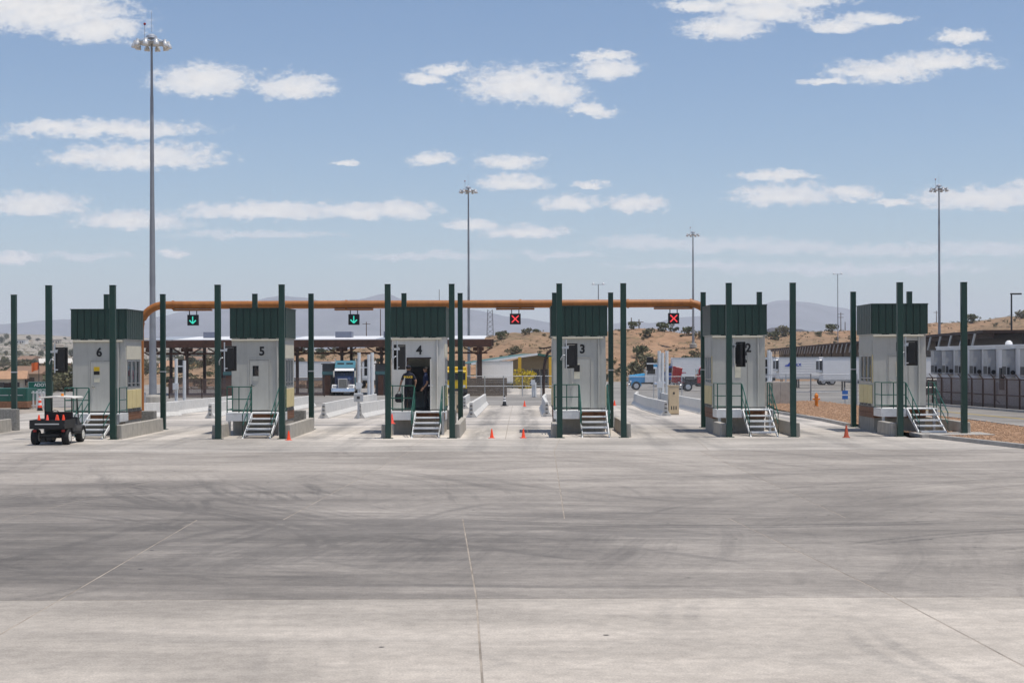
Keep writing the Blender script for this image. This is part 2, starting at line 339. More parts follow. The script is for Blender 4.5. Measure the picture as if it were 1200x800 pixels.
def M_pave(name, col, dark, arc=0.5, lanes=0.0, mott=0.16, rough=0.75, spots=0.0, stain=0.0):
    m = bpy.data.materials.new(name); m.use_nodes = True; t = NT(m.node_tree); b = t.N['Principled BSDF']
    b.inputs['Roughness'].default_value = rough; b.inputs['Specular IOR Level'].default_value = 0.3
    geo = t.N.new('ShaderNodeNewGeometry'); sp = t.N.new('ShaderNodeSeparateXYZ'); t.L.new(geo.outputs['Position'], sp.inputs[0])
    x, y = sp.outputs[0], sp.outputs[1]; pos = geo.outputs['Position']
    oi = t.N.new('ShaderNodeObjectInfo')
    f = t.m('MULTIPLY_ADD', oi.outputs['Random'], 0.10, 0.95)
    f = t.m('MULTIPLY', f, t.rng(t.noise(pos, 0.06, 3, 0.5), 0.35, 0.65, 1 - mott * 0.9, 1 + mott * 0.7))
    f = t.m('MULTIPLY', f, t.rng(t.noise(pos, 0.22, 6, 0.62), 0.3, 0.7, 1 - mott, 1 + mott))
    f = t.m('MULTIPLY', f, t.rng(t.noise(t.xyz(t.m('MULTIPLY', x, 0.16), t.m('MULTIPLY', y, 0.9)), 1.0, 6, 0.65), 0.28, 0.72, 1 - mott, 1 + mott))
    f = t.m('MULTIPLY', f, t.rng(t.noise(pos, 5.0, 5, 0.7), 0.25, 0.75, 0.86, 1.12))
    f = t.m('MULTIPLY', f, t.rng(t.noise(pos, 38.0, 3, 0.7), 0.25, 0.75, 0.80, 1.16))
    k = None
    for i, (cx, cy, s) in enumerate(ARCS):
        dx = t.m('SUBTRACT', x, cx); dy = t.m('SUBTRACT', y, cy)
        wob = t.m('MULTIPLY', t.noise(t.xyz(t.m('MULTIPLY', x, 0.1), t.m('MULTIPLY', y, 0.1), 3.0 * i), 1.0, 2), 2.2)
        r = t.m('ADD', t.m('SQRT', t.m('ADD', t.m('MULTIPLY', dx, dx), t.m('MULTIPLY', dy, dy))), wob)
        a = t.m('ARCTAN2', dy, dx)
        v1 = t.noise(t.xyz(t.m('MULTIPLY', r, s), t.m('MULTIPLY', a, 1.6), 7.1 * i), 1.0, 4, 0.72)
        mk = t.rng(t.noise(t.xyz(t.m('MULTIPLY', x, 0.09), t.m('MULTIPLY', y, 0.09), 11.0 * i + 2), 1.0, 2), 0.40, 0.60)
        q = t.m('MULTIPLY', t.rng(v1, 0.42, 0.74), mk)
        k = q if k is None else t.m('MAXIMUM', k, q)
    k = t.m('MULTIPLY', k, arc)
    if lanes:
        ph = t.m('FRACT', t.m('DIVIDE', t.m('SUBTRACT', x, ISL[2]), 6.63))
        d = t.m('ABSOLUTE', t.m('SUBTRACT', t.m('ABSOLUTE', t.m('SUBTRACT', ph, 0.5)), 0.150))     # wheel tracks either side of the lane's middle
        tr = t.rng(d, 0.11, 0.03)
        tr = t.m('MULTIPLY', tr, t.rng(t.noise(t.xyz(t.m('MULTIPLY', x, 1.5), t.m('MULTIPLY', y, 0.12)), 1.0, 5, 0.65), 0.3, 0.62))
        k = t.m('MAXIMUM', k, t.m('MULTIPLY', tr, lanes))
    if stain:                                           # rubber and oil ground in where the open lanes turn, with skid lines
        wx = t.m('MULTIPLY_ADD', t.noise(t.xyz(t.m('MULTIPLY', x, 0.13), t.m('MULTIPLY', y, 0.13), 5.0), 1.0, 4), 9.0, -4.5)
        ex = t.m('DIVIDE', t.m('ADD', t.m('ADD', x, 6.5), wx), 18.5); ey = t.m('DIVIDE', t.m('ADD', t.m('SUBTRACT', y, 27.0), t.m('MULTIPLY', wx, 0.8)), 13.0)
        ed = t.m('SQRT', t.m('ADD', t.m('MULTIPLY', ex, ex), t.m('MULTIPLY', ey, ey)))
        st = t.m('MULTIPLY', t.rng(ed, 1.15, 0.25), t.rng(t.noise(t.xyz(t.m('MULTIPLY', x, 0.22), t.m('MULTIPLY', y, 1.1), 9.0), 1.0, 6, 0.65), 0.22, 0.62, 0.35, 1.0))
        k = t.m('ADD', k, t.m('MULTIPLY', st, stain * 1.15))
        sk = None
        for i, (cx, cy, r0) in enumerate(((-18.0, 30.0, 11.3), (-13.0, 24.0, 7.6), (7.0, 53.0, 13.0), (-3.0, 62.0, 21.0), (13.0, 17.0, 9.0), (4.0, 40.0, 9.5), (-24.0, 44.0, 15.0))):
            dx = t.m('SUBTRACT', x, cx); dy = t.m('SUBTRACT', y, cy); r = t.m('SQRT', t.m('ADD', t.m('MULTIPLY', dx, dx), t.m('MULTIPLY', dy, dy)))
            for o_ in (0.0, 0.34, 2.05, 2.39):
                l = t.rng(t.m('ABSOLUTE', t.m('SUBTRACT', r, r0 + o_)), 0.13, 0.05); sk = l if sk is None else t.m('MAXIMUM', sk, l)
        sk = t.m('MULTIPLY', sk, t.rng(t.noise(t.xyz(t.m('MULTIPLY', x, 0.16), t.m('MULTIPLY', y, 0.16), 21.0), 1.0, 3), 0.47, 0.60))
        sk = t.m('MULTIPLY', sk, t.rng(t.noise(t.xyz(t.m('MULTIPLY', x, 9.0), t.m('MULTIPLY', y, 9.0), 2.0), 1.0, 2), 0.3, 0.6, 0.3, 1.0))
        k = t.m('ADD', k, t.m('MULTIPLY', sk, 0.38), clamp=True)
    if spots:
        sn = t.noise(t.xyz(t.m('MULTIPLY', x, 0.9), t.m('MULTIPLY', y, 1.1), 4.0), 1.0, 6, 0.6)
        mk = t.rng(t.noise(pos, 0.12, 2), 0.5, 0.62)
        k = t.m('MAXIMUM', k, t.m('MULTIPLY', t.m('MULTIPLY', t.rng(sn, 0.53, 0.66), mk), spots))
    c = t.mix(k, tuple(col), tuple(dark))
    n = t.N.new('ShaderNodeVectorMath'); n.operation = 'SCALE'; t.L.new(c, n.inputs[0]); t.L.new(f, n.inputs['Scale'])
    # small black specks and pale chips
    vo = t.N.new('ShaderNodeTexVoronoi'); vo.inputs['Scale'].default_value = 0.9; t.L.new(pos, vo.inputs['Vector'])
    c2 = t.mix(t.rng(vo.outputs['Distance'], 0.045, 0.02), n.outputs[0], (0.03, 0.03, 0.03))
    t.L.new(c2, b.inputs['Base Color'])
    bp = t.N.new('ShaderNodeBump'); bp.inputs['Strength'].default_value = 0.35; bp.inputs['Distance'].default_value = 0.01
    t.L.new(t.noise(t.xyz(t.m('MULTIPLY', x, 8.0), t.m('MULTIPLY', y, 30.0)), 1.0, 4, 0.7), bp.inputs['Height']); t.L.new(bp.outputs[0], b.inputs['Normal'])
    return m
def M_terrain(name, c1, c2, c3, s1=0.02, s2=0.25, veg=0.5, vscale=0.12, vth=0.55, far=False):
    m = bpy.data.materials.new(name); m.use_nodes = True; t = NT(m.node_tree); b = t.N['Principled BSDF']
    b.inputs['Roughness'].default_value = 0.95; b.inputs['Specular IOR Level'].default_value = 0.1
    geo = t.N.new('ShaderNodeNewGeometry'); pos = geo.outputs['Position']
    c = t.mix(t.rng(t.noise(pos, s1, 6, 0.62), 0.35, 0.65), tuple(c1), tuple(c2))
    if far:
        sp = t.N.new('ShaderNodeSeparateXYZ'); t.L.new(pos, sp.inputs[0])
        fc = t.mix(t.rng(t.noise(pos, 0.022, 6, 0.75), 0.44, 0.58), (0.37, 0.325, 0.28), (0.15, 0.145, 0.11)); c = t.mix(t.rng(sp.outputs[1], 560, 900), c, fc)
    c = t.mix(t.m('MULTIPLY', t.rng(t.noise(pos, vscale, 6, 0.7), vth, vth + 0.12), veg), c, tuple(c3))
    c = t.mix(1.0, c, t.xyz(*[t.rng(t.noise(pos, s2, 5, 0.7), 0.25, 0.75, 0.72, 1.25)] * 3), 'MULTIPLY')
    t.L.new(c, b.inputs['Base Color'])
    bp = t.N.new('ShaderNodeBump'); bp.inputs['Strength'].default_value = 0.6; bp.inputs['Distance'].default_value = 0.3 / max(s2, 0.01) * 0.3
    t.L.new(t.noise(pos, s2 * 2, 6, 0.7), bp.inputs['Height']); t.L.new(bp.outputs[0], b.inputs['Normal'])
    return m

MT = {}
MT['slab_near'] = M_pave('concrete near', (0.485, 0.435, 0.375), (0.27, 0.25, 0.225), 0.42, spots=0.80, mott=0.16, stain=0.30)
MT['slab_mid'] = M_pave('concrete worn dark', (0.385, 0.346, 0.302), (0.165, 0.150, 0.134), 0.46, stain=0.76)
MT['slab_far'] = M_pave('concrete worn', (0.370, 0.332, 0.290), (0.175, 0.159, 0.142), 0.58, stain=0.66)
MT['slab_edge'] = M_pave('concrete by islands', (0.45, 0.412, 0.365), (0.26, 0.242, 0.22), 0.55, lanes=0.55)
MT['slab_lane'] = M_pave('concrete lane', (0.53, 0.485, 0.43), (0.26, 0.242, 0.22), 0.15, lanes=0.85)
MT['sealant'] = M('joint sealant', (0.33, 0.285, 0.235), 0.9, var=0.40, vs=1.2)
MT['asphalt'] = M_pave('asphalt', (0.20, 0.188, 0.17), (0.13, 0.122, 0.11), 0.3)
MT['road_old'] = M_pave('old asphalt', (0.27, 0.252, 0.228), (0.19, 0.178, 0.162), 0.2)
MT['kerb'] = M('kerb concrete', (0.40, 0.38, 0.35), 0.85, var=0.18, bump=0.3, dirt=0.3)
MT['block'] = M('weathered concrete', (0.42, 0.395, 0.35), 0.85, var=0.16, bump=0.35, streak=0.45, dirtcol=(0.20, 0.18, 0.15))
MT['block_grey'] = M('exposed aggregate concrete', (0.24, 0.235, 0.22), 0.9, var=0.35, vs=14, bump=0.6, bs=40, streak=0.4, dirtcol=(0.13, 0.12, 0.11))
MT['jersey'] = M('white concrete', (0.62, 0.61, 0.58), 0.8, var=0.10, bump=0.2, streak=0.35, dirtcol=(0.33, 0.31, 0.28))
MT['rubber'] = M('black tyre rubber', (0.015, 0.015, 0.016), 0.8, var=0.2)
MT['green'] = M('dark green paint', (0.006, 0.040, 0.029), 0.42, var=0.18, vs=1.2, spec=0.5, streak=0.35, dirtcol=(0.03, 0.06, 0.05))
MT['green_par'] = M('dark green cladding', (0.0055, 0.034, 0.025), 0.45, var=0.16, vs=1.5, spec=0.5, streak=0.35, dirtcol=(0.03, 0.055, 0.045))
MT['rail_green'] = M('rail green paint', (0.010, 0.085, 0.060), 0.40, var=0.15, spec=0.5)
MT['wall_grey'] = M('grey booth paint', (0.47, 0.465, 0.425), 0.5, var=0.07, vs=1.1, streak=0.35, dirtcol=(0.30, 0.28, 0.25))
MT['wall_white'] = M('pale booth paint', (0.68, 0.665, 0.62), 0.5, var=0.06, vs=1.1, streak=0.28, dirtcol=(0.40, 0.38, 0.34))
MT['cream'] = M('cream trim', (0.66, 0.62, 0.50), 0.5, var=0.06)
MT['yellow_panel'] = M('cream yellow panel', (0.72, 0.60, 0.30), 0.55, var=0.08, streak=0.12, dirtcol=(0.45, 0.36, 0.2))
MT['brown_wood'] = M('brown timber', (0.24, 0.115, 0.062), 0.75, var=0.25, vs=6, bump=0.3)
MT['galv'] = M('galvanised steel', (0.52, 0.54, 0.56), 0.42, 0.6, var=0.12, vs=5)
MT['white_steel'] = M('white painted steel', (0.74, 0.75, 0.75), 0.4, var=0.08, vs=5, dirt=0.2, dirtcol=(0.4, 0.38, 0.34))
MT['black'] = M('black paint and dock shade', (0.012, 0.012, 0.013), 0.45, var=0.2)
MT['dark'] = M('dark grey metal', (0.045, 0.046, 0.048), 0.5, var=0.2)
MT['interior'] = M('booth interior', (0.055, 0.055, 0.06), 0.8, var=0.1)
MT['glass'] = M_glass('window glass')
MT['darkglass'] = M('dark glazing', (0.018, 0.022, 0.026), 0.06, var=0.1, spec=0.8)
MT['orange_pipe'] = M('orange pipe paint', (0.36, 0.128, 0.025), 0.5, var=0.22, vs=1.6, spec=0.4, streak=0.5, dirtcol=(0.20, 0.075, 0.025))
MT['cone'] = M('cone orange', (0.90, 0.075, 0.020), 0.45, var=0.10, vs=8)
MT['cone_pink'] = M('faded cone orange', (0.90, 0.11, 0.075), 0.5, var=0.10, vs=8)
MT['cone_dark'] = M('dirty cone orange', (0.40, 0.075, 0.035), 0.6, var=0.2, vs=8)
MT['white'] = M('white paint', (0.78, 0.78, 0.77), 0.4, var=0.05)
MT['offwhite'] = M('off white plastic', (0.74, 0.72, 0.66), 0.4, var=0.05)
MT['chrome'] = M('chrome', (0.75, 0.76, 0.78), 0.12, 1.0, var=0.05)
MT['alu'] = M('aluminium', (0.62, 0.63, 0.65), 0.3, 0.9, var=0.08)
MT['rust'] = M('rusty steel', (0.085, 0.036, 0.022), 0.8, var=0.35, vs=1.5, streak=0.3, dirtcol=(0.12, 0.045, 0.02))
MT['rust_dark'] = M('dark brown steel', (0.050, 0.028, 0.022), 0.75, var=0.3, vs=1.5)
MT['fence_brown'] = M('brown steel fence', (0.075, 0.040, 0.028), 0.7, var=0.25)
MT['tan_wall'] = M('tan metal wall', (0.36, 0.26, 0.15), 0.7, var=0.08)
MT['beige'] = M('beige cabinet paint', (0.62, 0.49, 0.32), 0.5, var=0.06, streak=0.15, dirtcol=(0.4, 0.3, 0.2))
MT['lit_green'] = M_emit('green signal light', (0.05, 0.80, 0.58), 0.8)
MT['lit_red'] = M_emit('red signal light', (1.0, 0.07, 0.08), 0.95)
MT['amber'] = M('amber plastic', (0.80, 0.25, 0.02), 0.3, var=0.05)
MT['skin'] = M('skin', (0.36, 0.20, 0.13), 0.55, var=0.06)
MT['navy'] = M('navy cloth', (0.018, 0.021, 0.036), 0.9, var=0.2, vs=9)
MT['navy_blue'] = M('blue navy cloth', (0.022, 0.032, 0.085), 0.9, var=0.2, vs=9)
MT['trouser'] = M('dark trouser cloth', (0.010, 0.011, 0.016), 0.9, var=0.2, vs=9)
MT['hair'] = M('dark hair', (0.012, 0.009, 0.007), 0.7, var=0.2)
MT['red_cloth'] = M('red cloth', (0.75, 0.04, 0.06), 0.9, var=0.15, vs=8)
MT['print_yellow'] = M('yellow print', (0.75, 0.50, 0.04), 0.7, var=0.05)
MT['gravel'] = M_terrain('red gravel', (0.38, 0.24, 0.15), (0.29, 0.18, 0.115), (0.45, 0.33, 0.23), 1.2, 6.0, 0.5, 3.0)
MT['stone'] = M('gravel stone', (0.36, 0.225, 0.14), 0.9, var=0.5, vs=11)
MT['terrain'] = M_terrain('dry earth', (0.33, 0.205, 0.128), (0.25, 0.175, 0.112), (0.115, 0.105, 0.055), 0.03, 0.35, 0.75, 0.22, 0.53, True)
MT['mountain'] = M_terrain('mountain rock', (0.13, 0.13, 0.15), (0.085, 0.088, 0.105), (0.045, 0.052, 0.058), 0.0012, 0.006, 0.6, 0.004, 0.5)
MT['leaf'] = M('desert leaf', (0.095, 0.105, 0.046), 0.8, var=0.45, vs=1.3)
MT['leaf2'] = M('dull olive leaf', (0.135, 0.125, 0.066), 0.8, var=0.4, vs=1.0)
MT['leaf_dark'] = M('dark leaf', (0.055, 0.068, 0.036), 0.8, var=0.4, vs=0.8)
MT['leaf_yellow'] = M('yellow blossom', (0.55, 0.42, 0.02), 0.8, var=0.35, vs=2)
MT['bark'] = M('bark', (0.11, 0.075, 0.05), 0.9, var=0.3, vs=6)
MT['mesh_wire'] = M_mesh('chain link wire', (0.38, 0.39, 0.40), 0.07)
MT['mesh_brown'] = M_mesh('brown slatted mesh', (0.15, 0.095, 0.078), 0.38)

# ------------------------------------------------------------------ terrain
CREST = [(-900, 436), (-300, 438), (0, 440), (150, 440), (200, 436), (240, 430), (285, 424), (340, 414), (390, 409), (450, 405), (510, 402), (560, 397), (590, 391.5),
         (640, 392.5), (690, 393.5), (735, 389), (765, 388.5), (790, 392), (830, 396), (870, 397), (895, 395), (930, 391), (1000, 388), (1060, 384), (1100, 381.5), (1150, 379),
         (1200, 373), (1300, 370), (1700, 366), (2600, 372)]
def lerp_tab(t, x):
    if x <= t[0][0]: return t[0][1]
    for (a, b), (c, d) in zip(t, t[1:]):
        if x <= c: return b + (d - b) * (x - a) / (c - a)
    return t[-1][1]
def sstep(a, b, x):
    t = max(0.0, min(1.0, (x - a) / (b - a))); return t * t * (3 - 2 * t)
def fbm(x, y, o=4, s=1.0, seed=0.0):
    v = 0; amp = 1.0
    for k in range(o):
        v += amp * mnoise.noise(Vector((x * s, y * s, seed + k * 7.3))); amp *= 0.5; s *= 2.03
    return v
LFAR = [(-900, 392), (0, 391), (90, 394), (180, 398), (260, 402), (330, 408), (450, 415), (620, 419), (900, 416), (1200, 400), (2600, 395)]
def ground_z(x, y):
    base = road_z(max(y, 0)) - 0.10
    if y < 60: return base
    px = VX + FPX * x / max(y, 60)
    YC = 330 + 190 * sstep(845, 905, px)
    zc = CZ + (VY - lerp_tab(CREST, px)) * YC / FPX
    zc += 0.9 * fbm(x, 0, 3, 0.035, 3.0) * sstep(230, 320, y)
    foot = (262 if px > 545 else 205) + 165 * sstep(845, 905, px)
    t = sstep(foot, YC, y)
    z = base + (zc - base) * t
    if t > 0:
        gul = abs(fbm(x, y * 0.35, 3, 0.05, 9.0))
        z += t * (1 - 0.6 * sstep(YC - 5, YC + 15, y)) * (0.9 * fbm(x, y, 4, 0.06) + 0.35 * fbm(x, y, 3, 0.3, 8.0) - 4.0 * max(0, 0.32 - gul) * (1 - sstep(YC - 25, YC + 3, y)))
    if y > YC + 15:
        zf = CZ + (VY - lerp_tab(LFAR, px)) * 2400 / FPX
        d = sstep(YC + 15, YC + 190, y); z = z * (1 - d) + (min(zc, 4.0) * 0.4 - 2.0) * d
        f = sstep(YC + 150, 2400, y); z = z * (1 - f) + zf * f + f * 6 * fbm(x, y, 4, 0.004, 5.0)
        z -= 120 * sstep(2600, 9000, y)
    return z
def build_terrain():
    ys = [-1500, -300, -60, -20, 0, 20, 40, 60, 75, 90, 120, 150, 175, 195]
    y = 200
    while y < 350: ys.append(y); y += 3.2
    while y < 540: ys.append(y); y += 7.0
    while y < 3000: ys.append(y); y *= 1.07
    ys += [3600, 5000, 8000, 12500]
    ts = [-2.2 + 4.4 * i / 420 for i in range(421)]
    ts = sorted(set([-6, -4, -3] + [round(t * abs(t) ** 0.6 * 0.62, 4) for t in ts] + [3, 4, 6]))
    mb = MB(); n = len(ts)
    for y in ys:
        for t in ts:
            x = max(-12500.0, min(12500.0, t * max(y, 60) * (1 if abs(t) < 2.9 else (1 + 2000 / max(y, 60)))))
            mb.v.append((x, y, ground_z(x, y)))
    for j in range(len(ys) - 1):
        for i in range(n - 1):
            mb.f.append((j * n + i, j * n + i + 1, (j + 1) * n + i + 1, (j + 1) * n + i)); mb.mi.append(0)
    o = mb.build('ground', MT['terrain'], smooth=True, recalc=False); tag(o, kind='structure')
build_terrain()

def mountain(name, ridge, Y, foot_py, depth, rough, seed):
    """a range: ridge line with spurs and gullies, falling both ways"""
    mb = MB(); x0, x1 = ridge[0][0], ridge[-1][0]; nu = 260; nv = 34
    for j in range(nv + 1):
        w = -1.0 + 1.6 * j / nv                      # -1 foot towards us, 0 ridge, +0.6 behind
        for i in range(nu + 1):
            px = x0 + (x1 - x0) * i / nu
            yy = Y + w * depth; x = GX(px, Y) * (1 + 0.15 * w * depth / Y)
            hz = (VY - lerp_tab(ridge, px)) / FPX * Y; fz = (VY - foot_py) / FPX * Y * 0.0 - 60
            prof = max(0.0, 1 - abs(w)) ** 1.15
            sp = abs(fbm(x, yy * 0.45, 4, rough, seed)); sp2 = fbm(x, yy, 4, rough * 3, seed + 4)
            edge = 1 - prof
            h = fz + (hz - fz) * prof - (hz - fz) * (0.55 * (0.5 - sp) * edge * prof * 1.8) + (hz - fz) * 0.05 * sp2
            mb.v.append((x, yy, h))
    n = nu + 1
    for j in range(nv):
        for i in range(nu):
            mb.f.append((j * n + i, j * n + i + 1, (j + 1) * n + i + 1, (j + 1) * n + i)); mb.mi.append(0)
    tag(mb.build(name, MT['mountain'], smooth=True, recalc=False), kind='structure')
mountain('mountain', [(-500, 386), (-300, 366), (-120, 380), (0, 376), (40, 373), (75, 369), (130, 373), (175, 371), (210, 363), (260, 358), (300, 350), (332, 341), (365, 347),
                      (395, 351), (420, 348), (455, 342), (482, 350), (520, 357), (560, 363), (585, 367), (620, 372), (660, 382), (700, 394), (760, 404), (860, 415)], 7600, 400, 2600, 0.0011, 1.0)
mountain('mountain', [(560, 412), (640, 396), (690, 384), (725, 376), (765, 378), (800, 371), (850, 366), (890, 357), (922, 351), (965, 356), (1005, 363), (1050, 373), (1100, 388), (1150, 398), (1250, 402), (1400, 380), (1700, 372), (2000, 398)],
         8600, 400, 2600, 0.0010, 5.0)
mountain('mountain', [(-600, 398), (-300, 380), (-100, 384), (-10, 383), (30, 389), (60, 394), (110, 398), (180, 396), (260, 402), (330, 410), (420, 416)], 5000, 408, 1100, 0.0016, 9.0)
mountain('hill', [(840, 404), (880, 384), (900, 376), (915, 376), (940, 382), (975, 389), (1010, 396), (1060, 402)], 900, 400, 240, 0.012, 13.0)
mountain('hill', [(1080, 392), (1120, 380), (1145, 373), (1165, 370.5), (1185, 373), (1205, 377), (1260, 384), (1320, 394)], 1300, 400, 300, 0.010, 17.0)

# ------------------------------------------------------------------ pavements
def strip(name, mat, polys, zoff, kind='structure', parent=None):
    """flat sheet(s) that follow the yard's fall; polys are quads (x0,x1,y0,y1)"""
    mb = MB()
    for (xa, xb, y0, y1) in polys:
        cuts = sorted({y0, y1, *[q for q in (75.0, 175.0) if y0 < q < y1]})
        for a, b in zip(cuts, cuts[1:]):
            mb.add([(xa, a, road_z(a) + zoff), (xb, a, road_z(a) + zoff), (xb, b, road_z(b) + zoff), (xa, b, road_z(b) + zoff)], [(0, 1, 2, 3)])
    o = mb.build(name, mat, parent)
    if parent is None: tag(o, kind=kind)
    return o
apron = strip('pavement', MT['sealant'], [(-60, 60, -40, 75)], -0.0035)
def slab(x0a, x1a, x0b, x1b, ya, yb, mat, g=0.009, parent=None):
    mb = MB(); za = road_z(ya) if ya > 75 else 0.0; zb = road_z(yb)
    e = 0.006; b = [(x0a + g, ya + g, za - 0.05), (x1a - g, ya + g, za - 0.05), (x1b - g, yb - g, zb - 0.05), (x0b + g, yb - g, zb - 0.05)]
    m = [(q[0], q[1], q[2] + 0.05 - e) for q in b]
    h = g + e; t = [(x0a + h, ya + h, za), (x1a - h, ya + h, za), (x1b - h, yb - h, zb), (x0b + h, yb - h, zb)]
    mb.add(b + m + t, [(4, 5, 9, 8), (5, 6, 10, 9), (6, 7, 11, 10), (7, 4, 8, 11), (0, 1, 5, 4), (1, 2, 6, 5), (2, 3, 7, 6), (3, 0, 4, 7), (8, 9, 10, 11)])
    return mb.build('concrete_slab', mat, parent or apron)
for i in range(-5, 6):
    slab(-0.15 + 5.5 * i, -0.15 + 5.5 * (i + 1), -0.58 + 5.4 * i, -0.58 + 5.4 * (i + 1), 9.0, 19.85, MT['slab_near'])
    slab(-0.15 + 5.5 * i, -0.15 + 5.5 * (i + 1), -0.15 + 5.5 * i, -0.15 + 5.5 * (i + 1), -12.0, 8.998, MT['slab_near'])
for i in range(-4, 5): slab(-0.58 + 5.4 * i, -0.58 + 5.4 * (i + 1), -1.13 + 5.15 * i, -1.13 + 5.15 * (i + 1), 19.85, 29.75, MT['slab_mid'])
for i in range(-6, 5): slab(0.84 + 5.45 * i, 0.84 + 5.45 * (i + 1), 1.12 + 4.85 * i, 1.12 + 4.85 * (i + 1), 29.75, 51.6, MT['slab_far'])
for i in range(-6, 4): slab(1.12 + 5.2 * i, 1.12 + 5.2 * (i + 1), 1.5 + 5.2 * i, 1.5 + 5.2 * (i + 1), 51.6, 59.2, MT['slab_edge'])
LANE = [ISL[0] - 6.63] + ISL
lanes = tag(strip('lane', MT['sealant'], [(-60, 22, 59.2, 112)], -0.003), kind='structure')
for k in range(8):
    xa = ISL[0] - 6.63 + 6.63 * (k - 1); xb = xa + 6.63
    if k == 7: xb = 22.0 - 7
    for (ya, yb) in ((59.2, 75.0), (75.0, 93.0), (93.0, 111.8)):
        xm = (xa + xb) / 2
        slab(xa, xm, xa, xm, ya, yb, MT['slab_lane'], parent=lanes); slab(xm, xb, xm, xb, ya, yb, MT['slab_lane'], parent=lanes)
strip('yard', MT['road_old'], [(-90, 55, 111.9, 262)], -0.004)
strip('yard', MT['road_old'], [(-60, -31, 75, 111.9)], -0.03)
strip('road', MT['road_old'], [(21.6, 29.0, 20, 112)], 0.004)
for xx in (25.0, 25.25):
    strip('road_marking', M('yellow road paint', (0.50, 0.36, 0.08), 0.8, var=0.25, vs=3), [(xx, xx + 0.12, 20, 112)], 0.010)
strip('road', MT['asphalt'], [(29.0, 60, 20, 75)], -0.02)
strip('road', MT['asphalt'], [(29.0, 60, 75, 112)], -0.012)
strip('concrete_apron', MT['slab_lane'], [(-9, 9, 165, 205)], 0.004)

# ------------------------------------------------------------------ islands: posts, walls, booths, stairs, signals
FY, RY = 60.0, 68.4; HW = 1.25                # post rows and half spacing
shaft_me = MB().box(-0.11, 0.11, -0.11, 0.11, 0.02, 6.0).mesh('shaft', MT['green'], bevel=0.012)
plate_me = MB().box(-0.19, 0.19, -0.19, 0.19, 0.0, 0.022).mesh('base_plate', MT['green'], bevel=0.004)
cap_me = MB().box(-0.118, 0.118, -0.118, 0.118, 6.0, 6.02).mesh('cap', MT['green'])
collar_me = MB().box(-0.116, 0.116, -0.116, 0.116, 2.55, 2.60).mesh('weld_plate', MT['galv'])
def post(x, y, label, rear):
    t = empty('canopy_post', (x, y, 0), 0, label, 'post', 'green canopy posts')
    put('shaft', shaft_me, t); put('base_plate', plate_me, t); put('cap', cap_me, t)
    if rear: put('junction_plate', collar_me, t)
for i, n in enumerate(ISL_NO):
    for s, w in ((-1, 'left'), (1, 'right')):
        post(ISL[i] + s * HW, FY, f'dark green square post at the front {w} of booth {WORD[n]}', False)
        post(ISL[i] + s * HW, RY, f'dark green square post at the rear {w} of booth {WORD[n]}', True)
post(ISL[0] - 6.63 + HW, RY, 'leftmost dark green post, standing alone left of booth six', True)

def low_wall(name, pts, h, t, mat, label, group, seg=2.4):
    """low concrete wall of cast segments, each a part"""
    (x0, y0), (x1, y1) = pts; L = math.hypot(x1 - x0, y1 - y0); n = max(1, round(L / seg)); e = empty(name, (x0, y0, 0), 0, label, 'concrete wall', group)
    d = Vector((x1 - x0, y1 - y0, 0)) / L; nrm = Vector((-d.y, d.x, 0))
    for k in range(n):
        a = d * (L * k / n + 0.008); b = d * (L * (k + 1) / n - 0.008); mb = MB()
        vs = []
        for q in (a, b):
            za = 0.0
            vs += [q - nrm * t * 0.62 + Vector((0, 0, za - 0.02)), q + nrm * t * 0.62 + Vector((0, 0, za - 0.02)), q + nrm * t * 0.5 + Vector((0, 0, za + h)), q - nrm * t * 0.5 + Vector((0, 0, za + h))]
        mb.add(vs, [(0, 1, 2, 3), (7, 6, 5, 4), (0, 4, 5, 1), (1, 5, 6, 2), (2, 6, 7, 3), (3, 7, 4, 0)])
        mb.build('wall_segment', mat, e, bevel=0.02)
    return e
for i, n in enumerate(ISL_NO):
    x = ISL[i]
    low_wall('low_wall', ((x + 1.44, 60.15), (x + 1.42, 67.2)), 0.55, 0.20, MT['block'], f'low pale concrete wall along the right edge of the island of booth {WORD[n]}', 'island edge walls', 3.6)
    low_wall('low_wall', ((x - 1.42, 60.2), (x - 1.42, 62.6)), 0.52, 0.22, MT['block'], f'short low concrete wall at the left front of booth {WORD[n]}', 'island front blocks', 1.2)
    low_wall('rear_block', ((x - 1.15, 67.6), (x + 1.10, 67.6)), 0.86, 0.5, MT['block_grey'], f'grey rough concrete block wall behind booth {WORD[n]} between the rear posts', 'island rear walls', 2.3)
low_wall('low_wall', ((ISL[0] - 6.63 + 1.44, 60.15), (ISL[0] - 6.63 + 1.42, 67.2)), 0.55, 0.20, MT['block'], 'low pale concrete wall cut by the left edge of the picture', 'island edge walls', 3.6)
low_wall('rear_block', ((ISL[0] - 6.63 - 1.15, 67.9), (ISL[0] - 6.63 + 1.6, 67.9)), 0.95, 0.35, MT['block_grey'], 'grey rough concrete block beside the leftmost green post', 'island rear walls', 2.8)

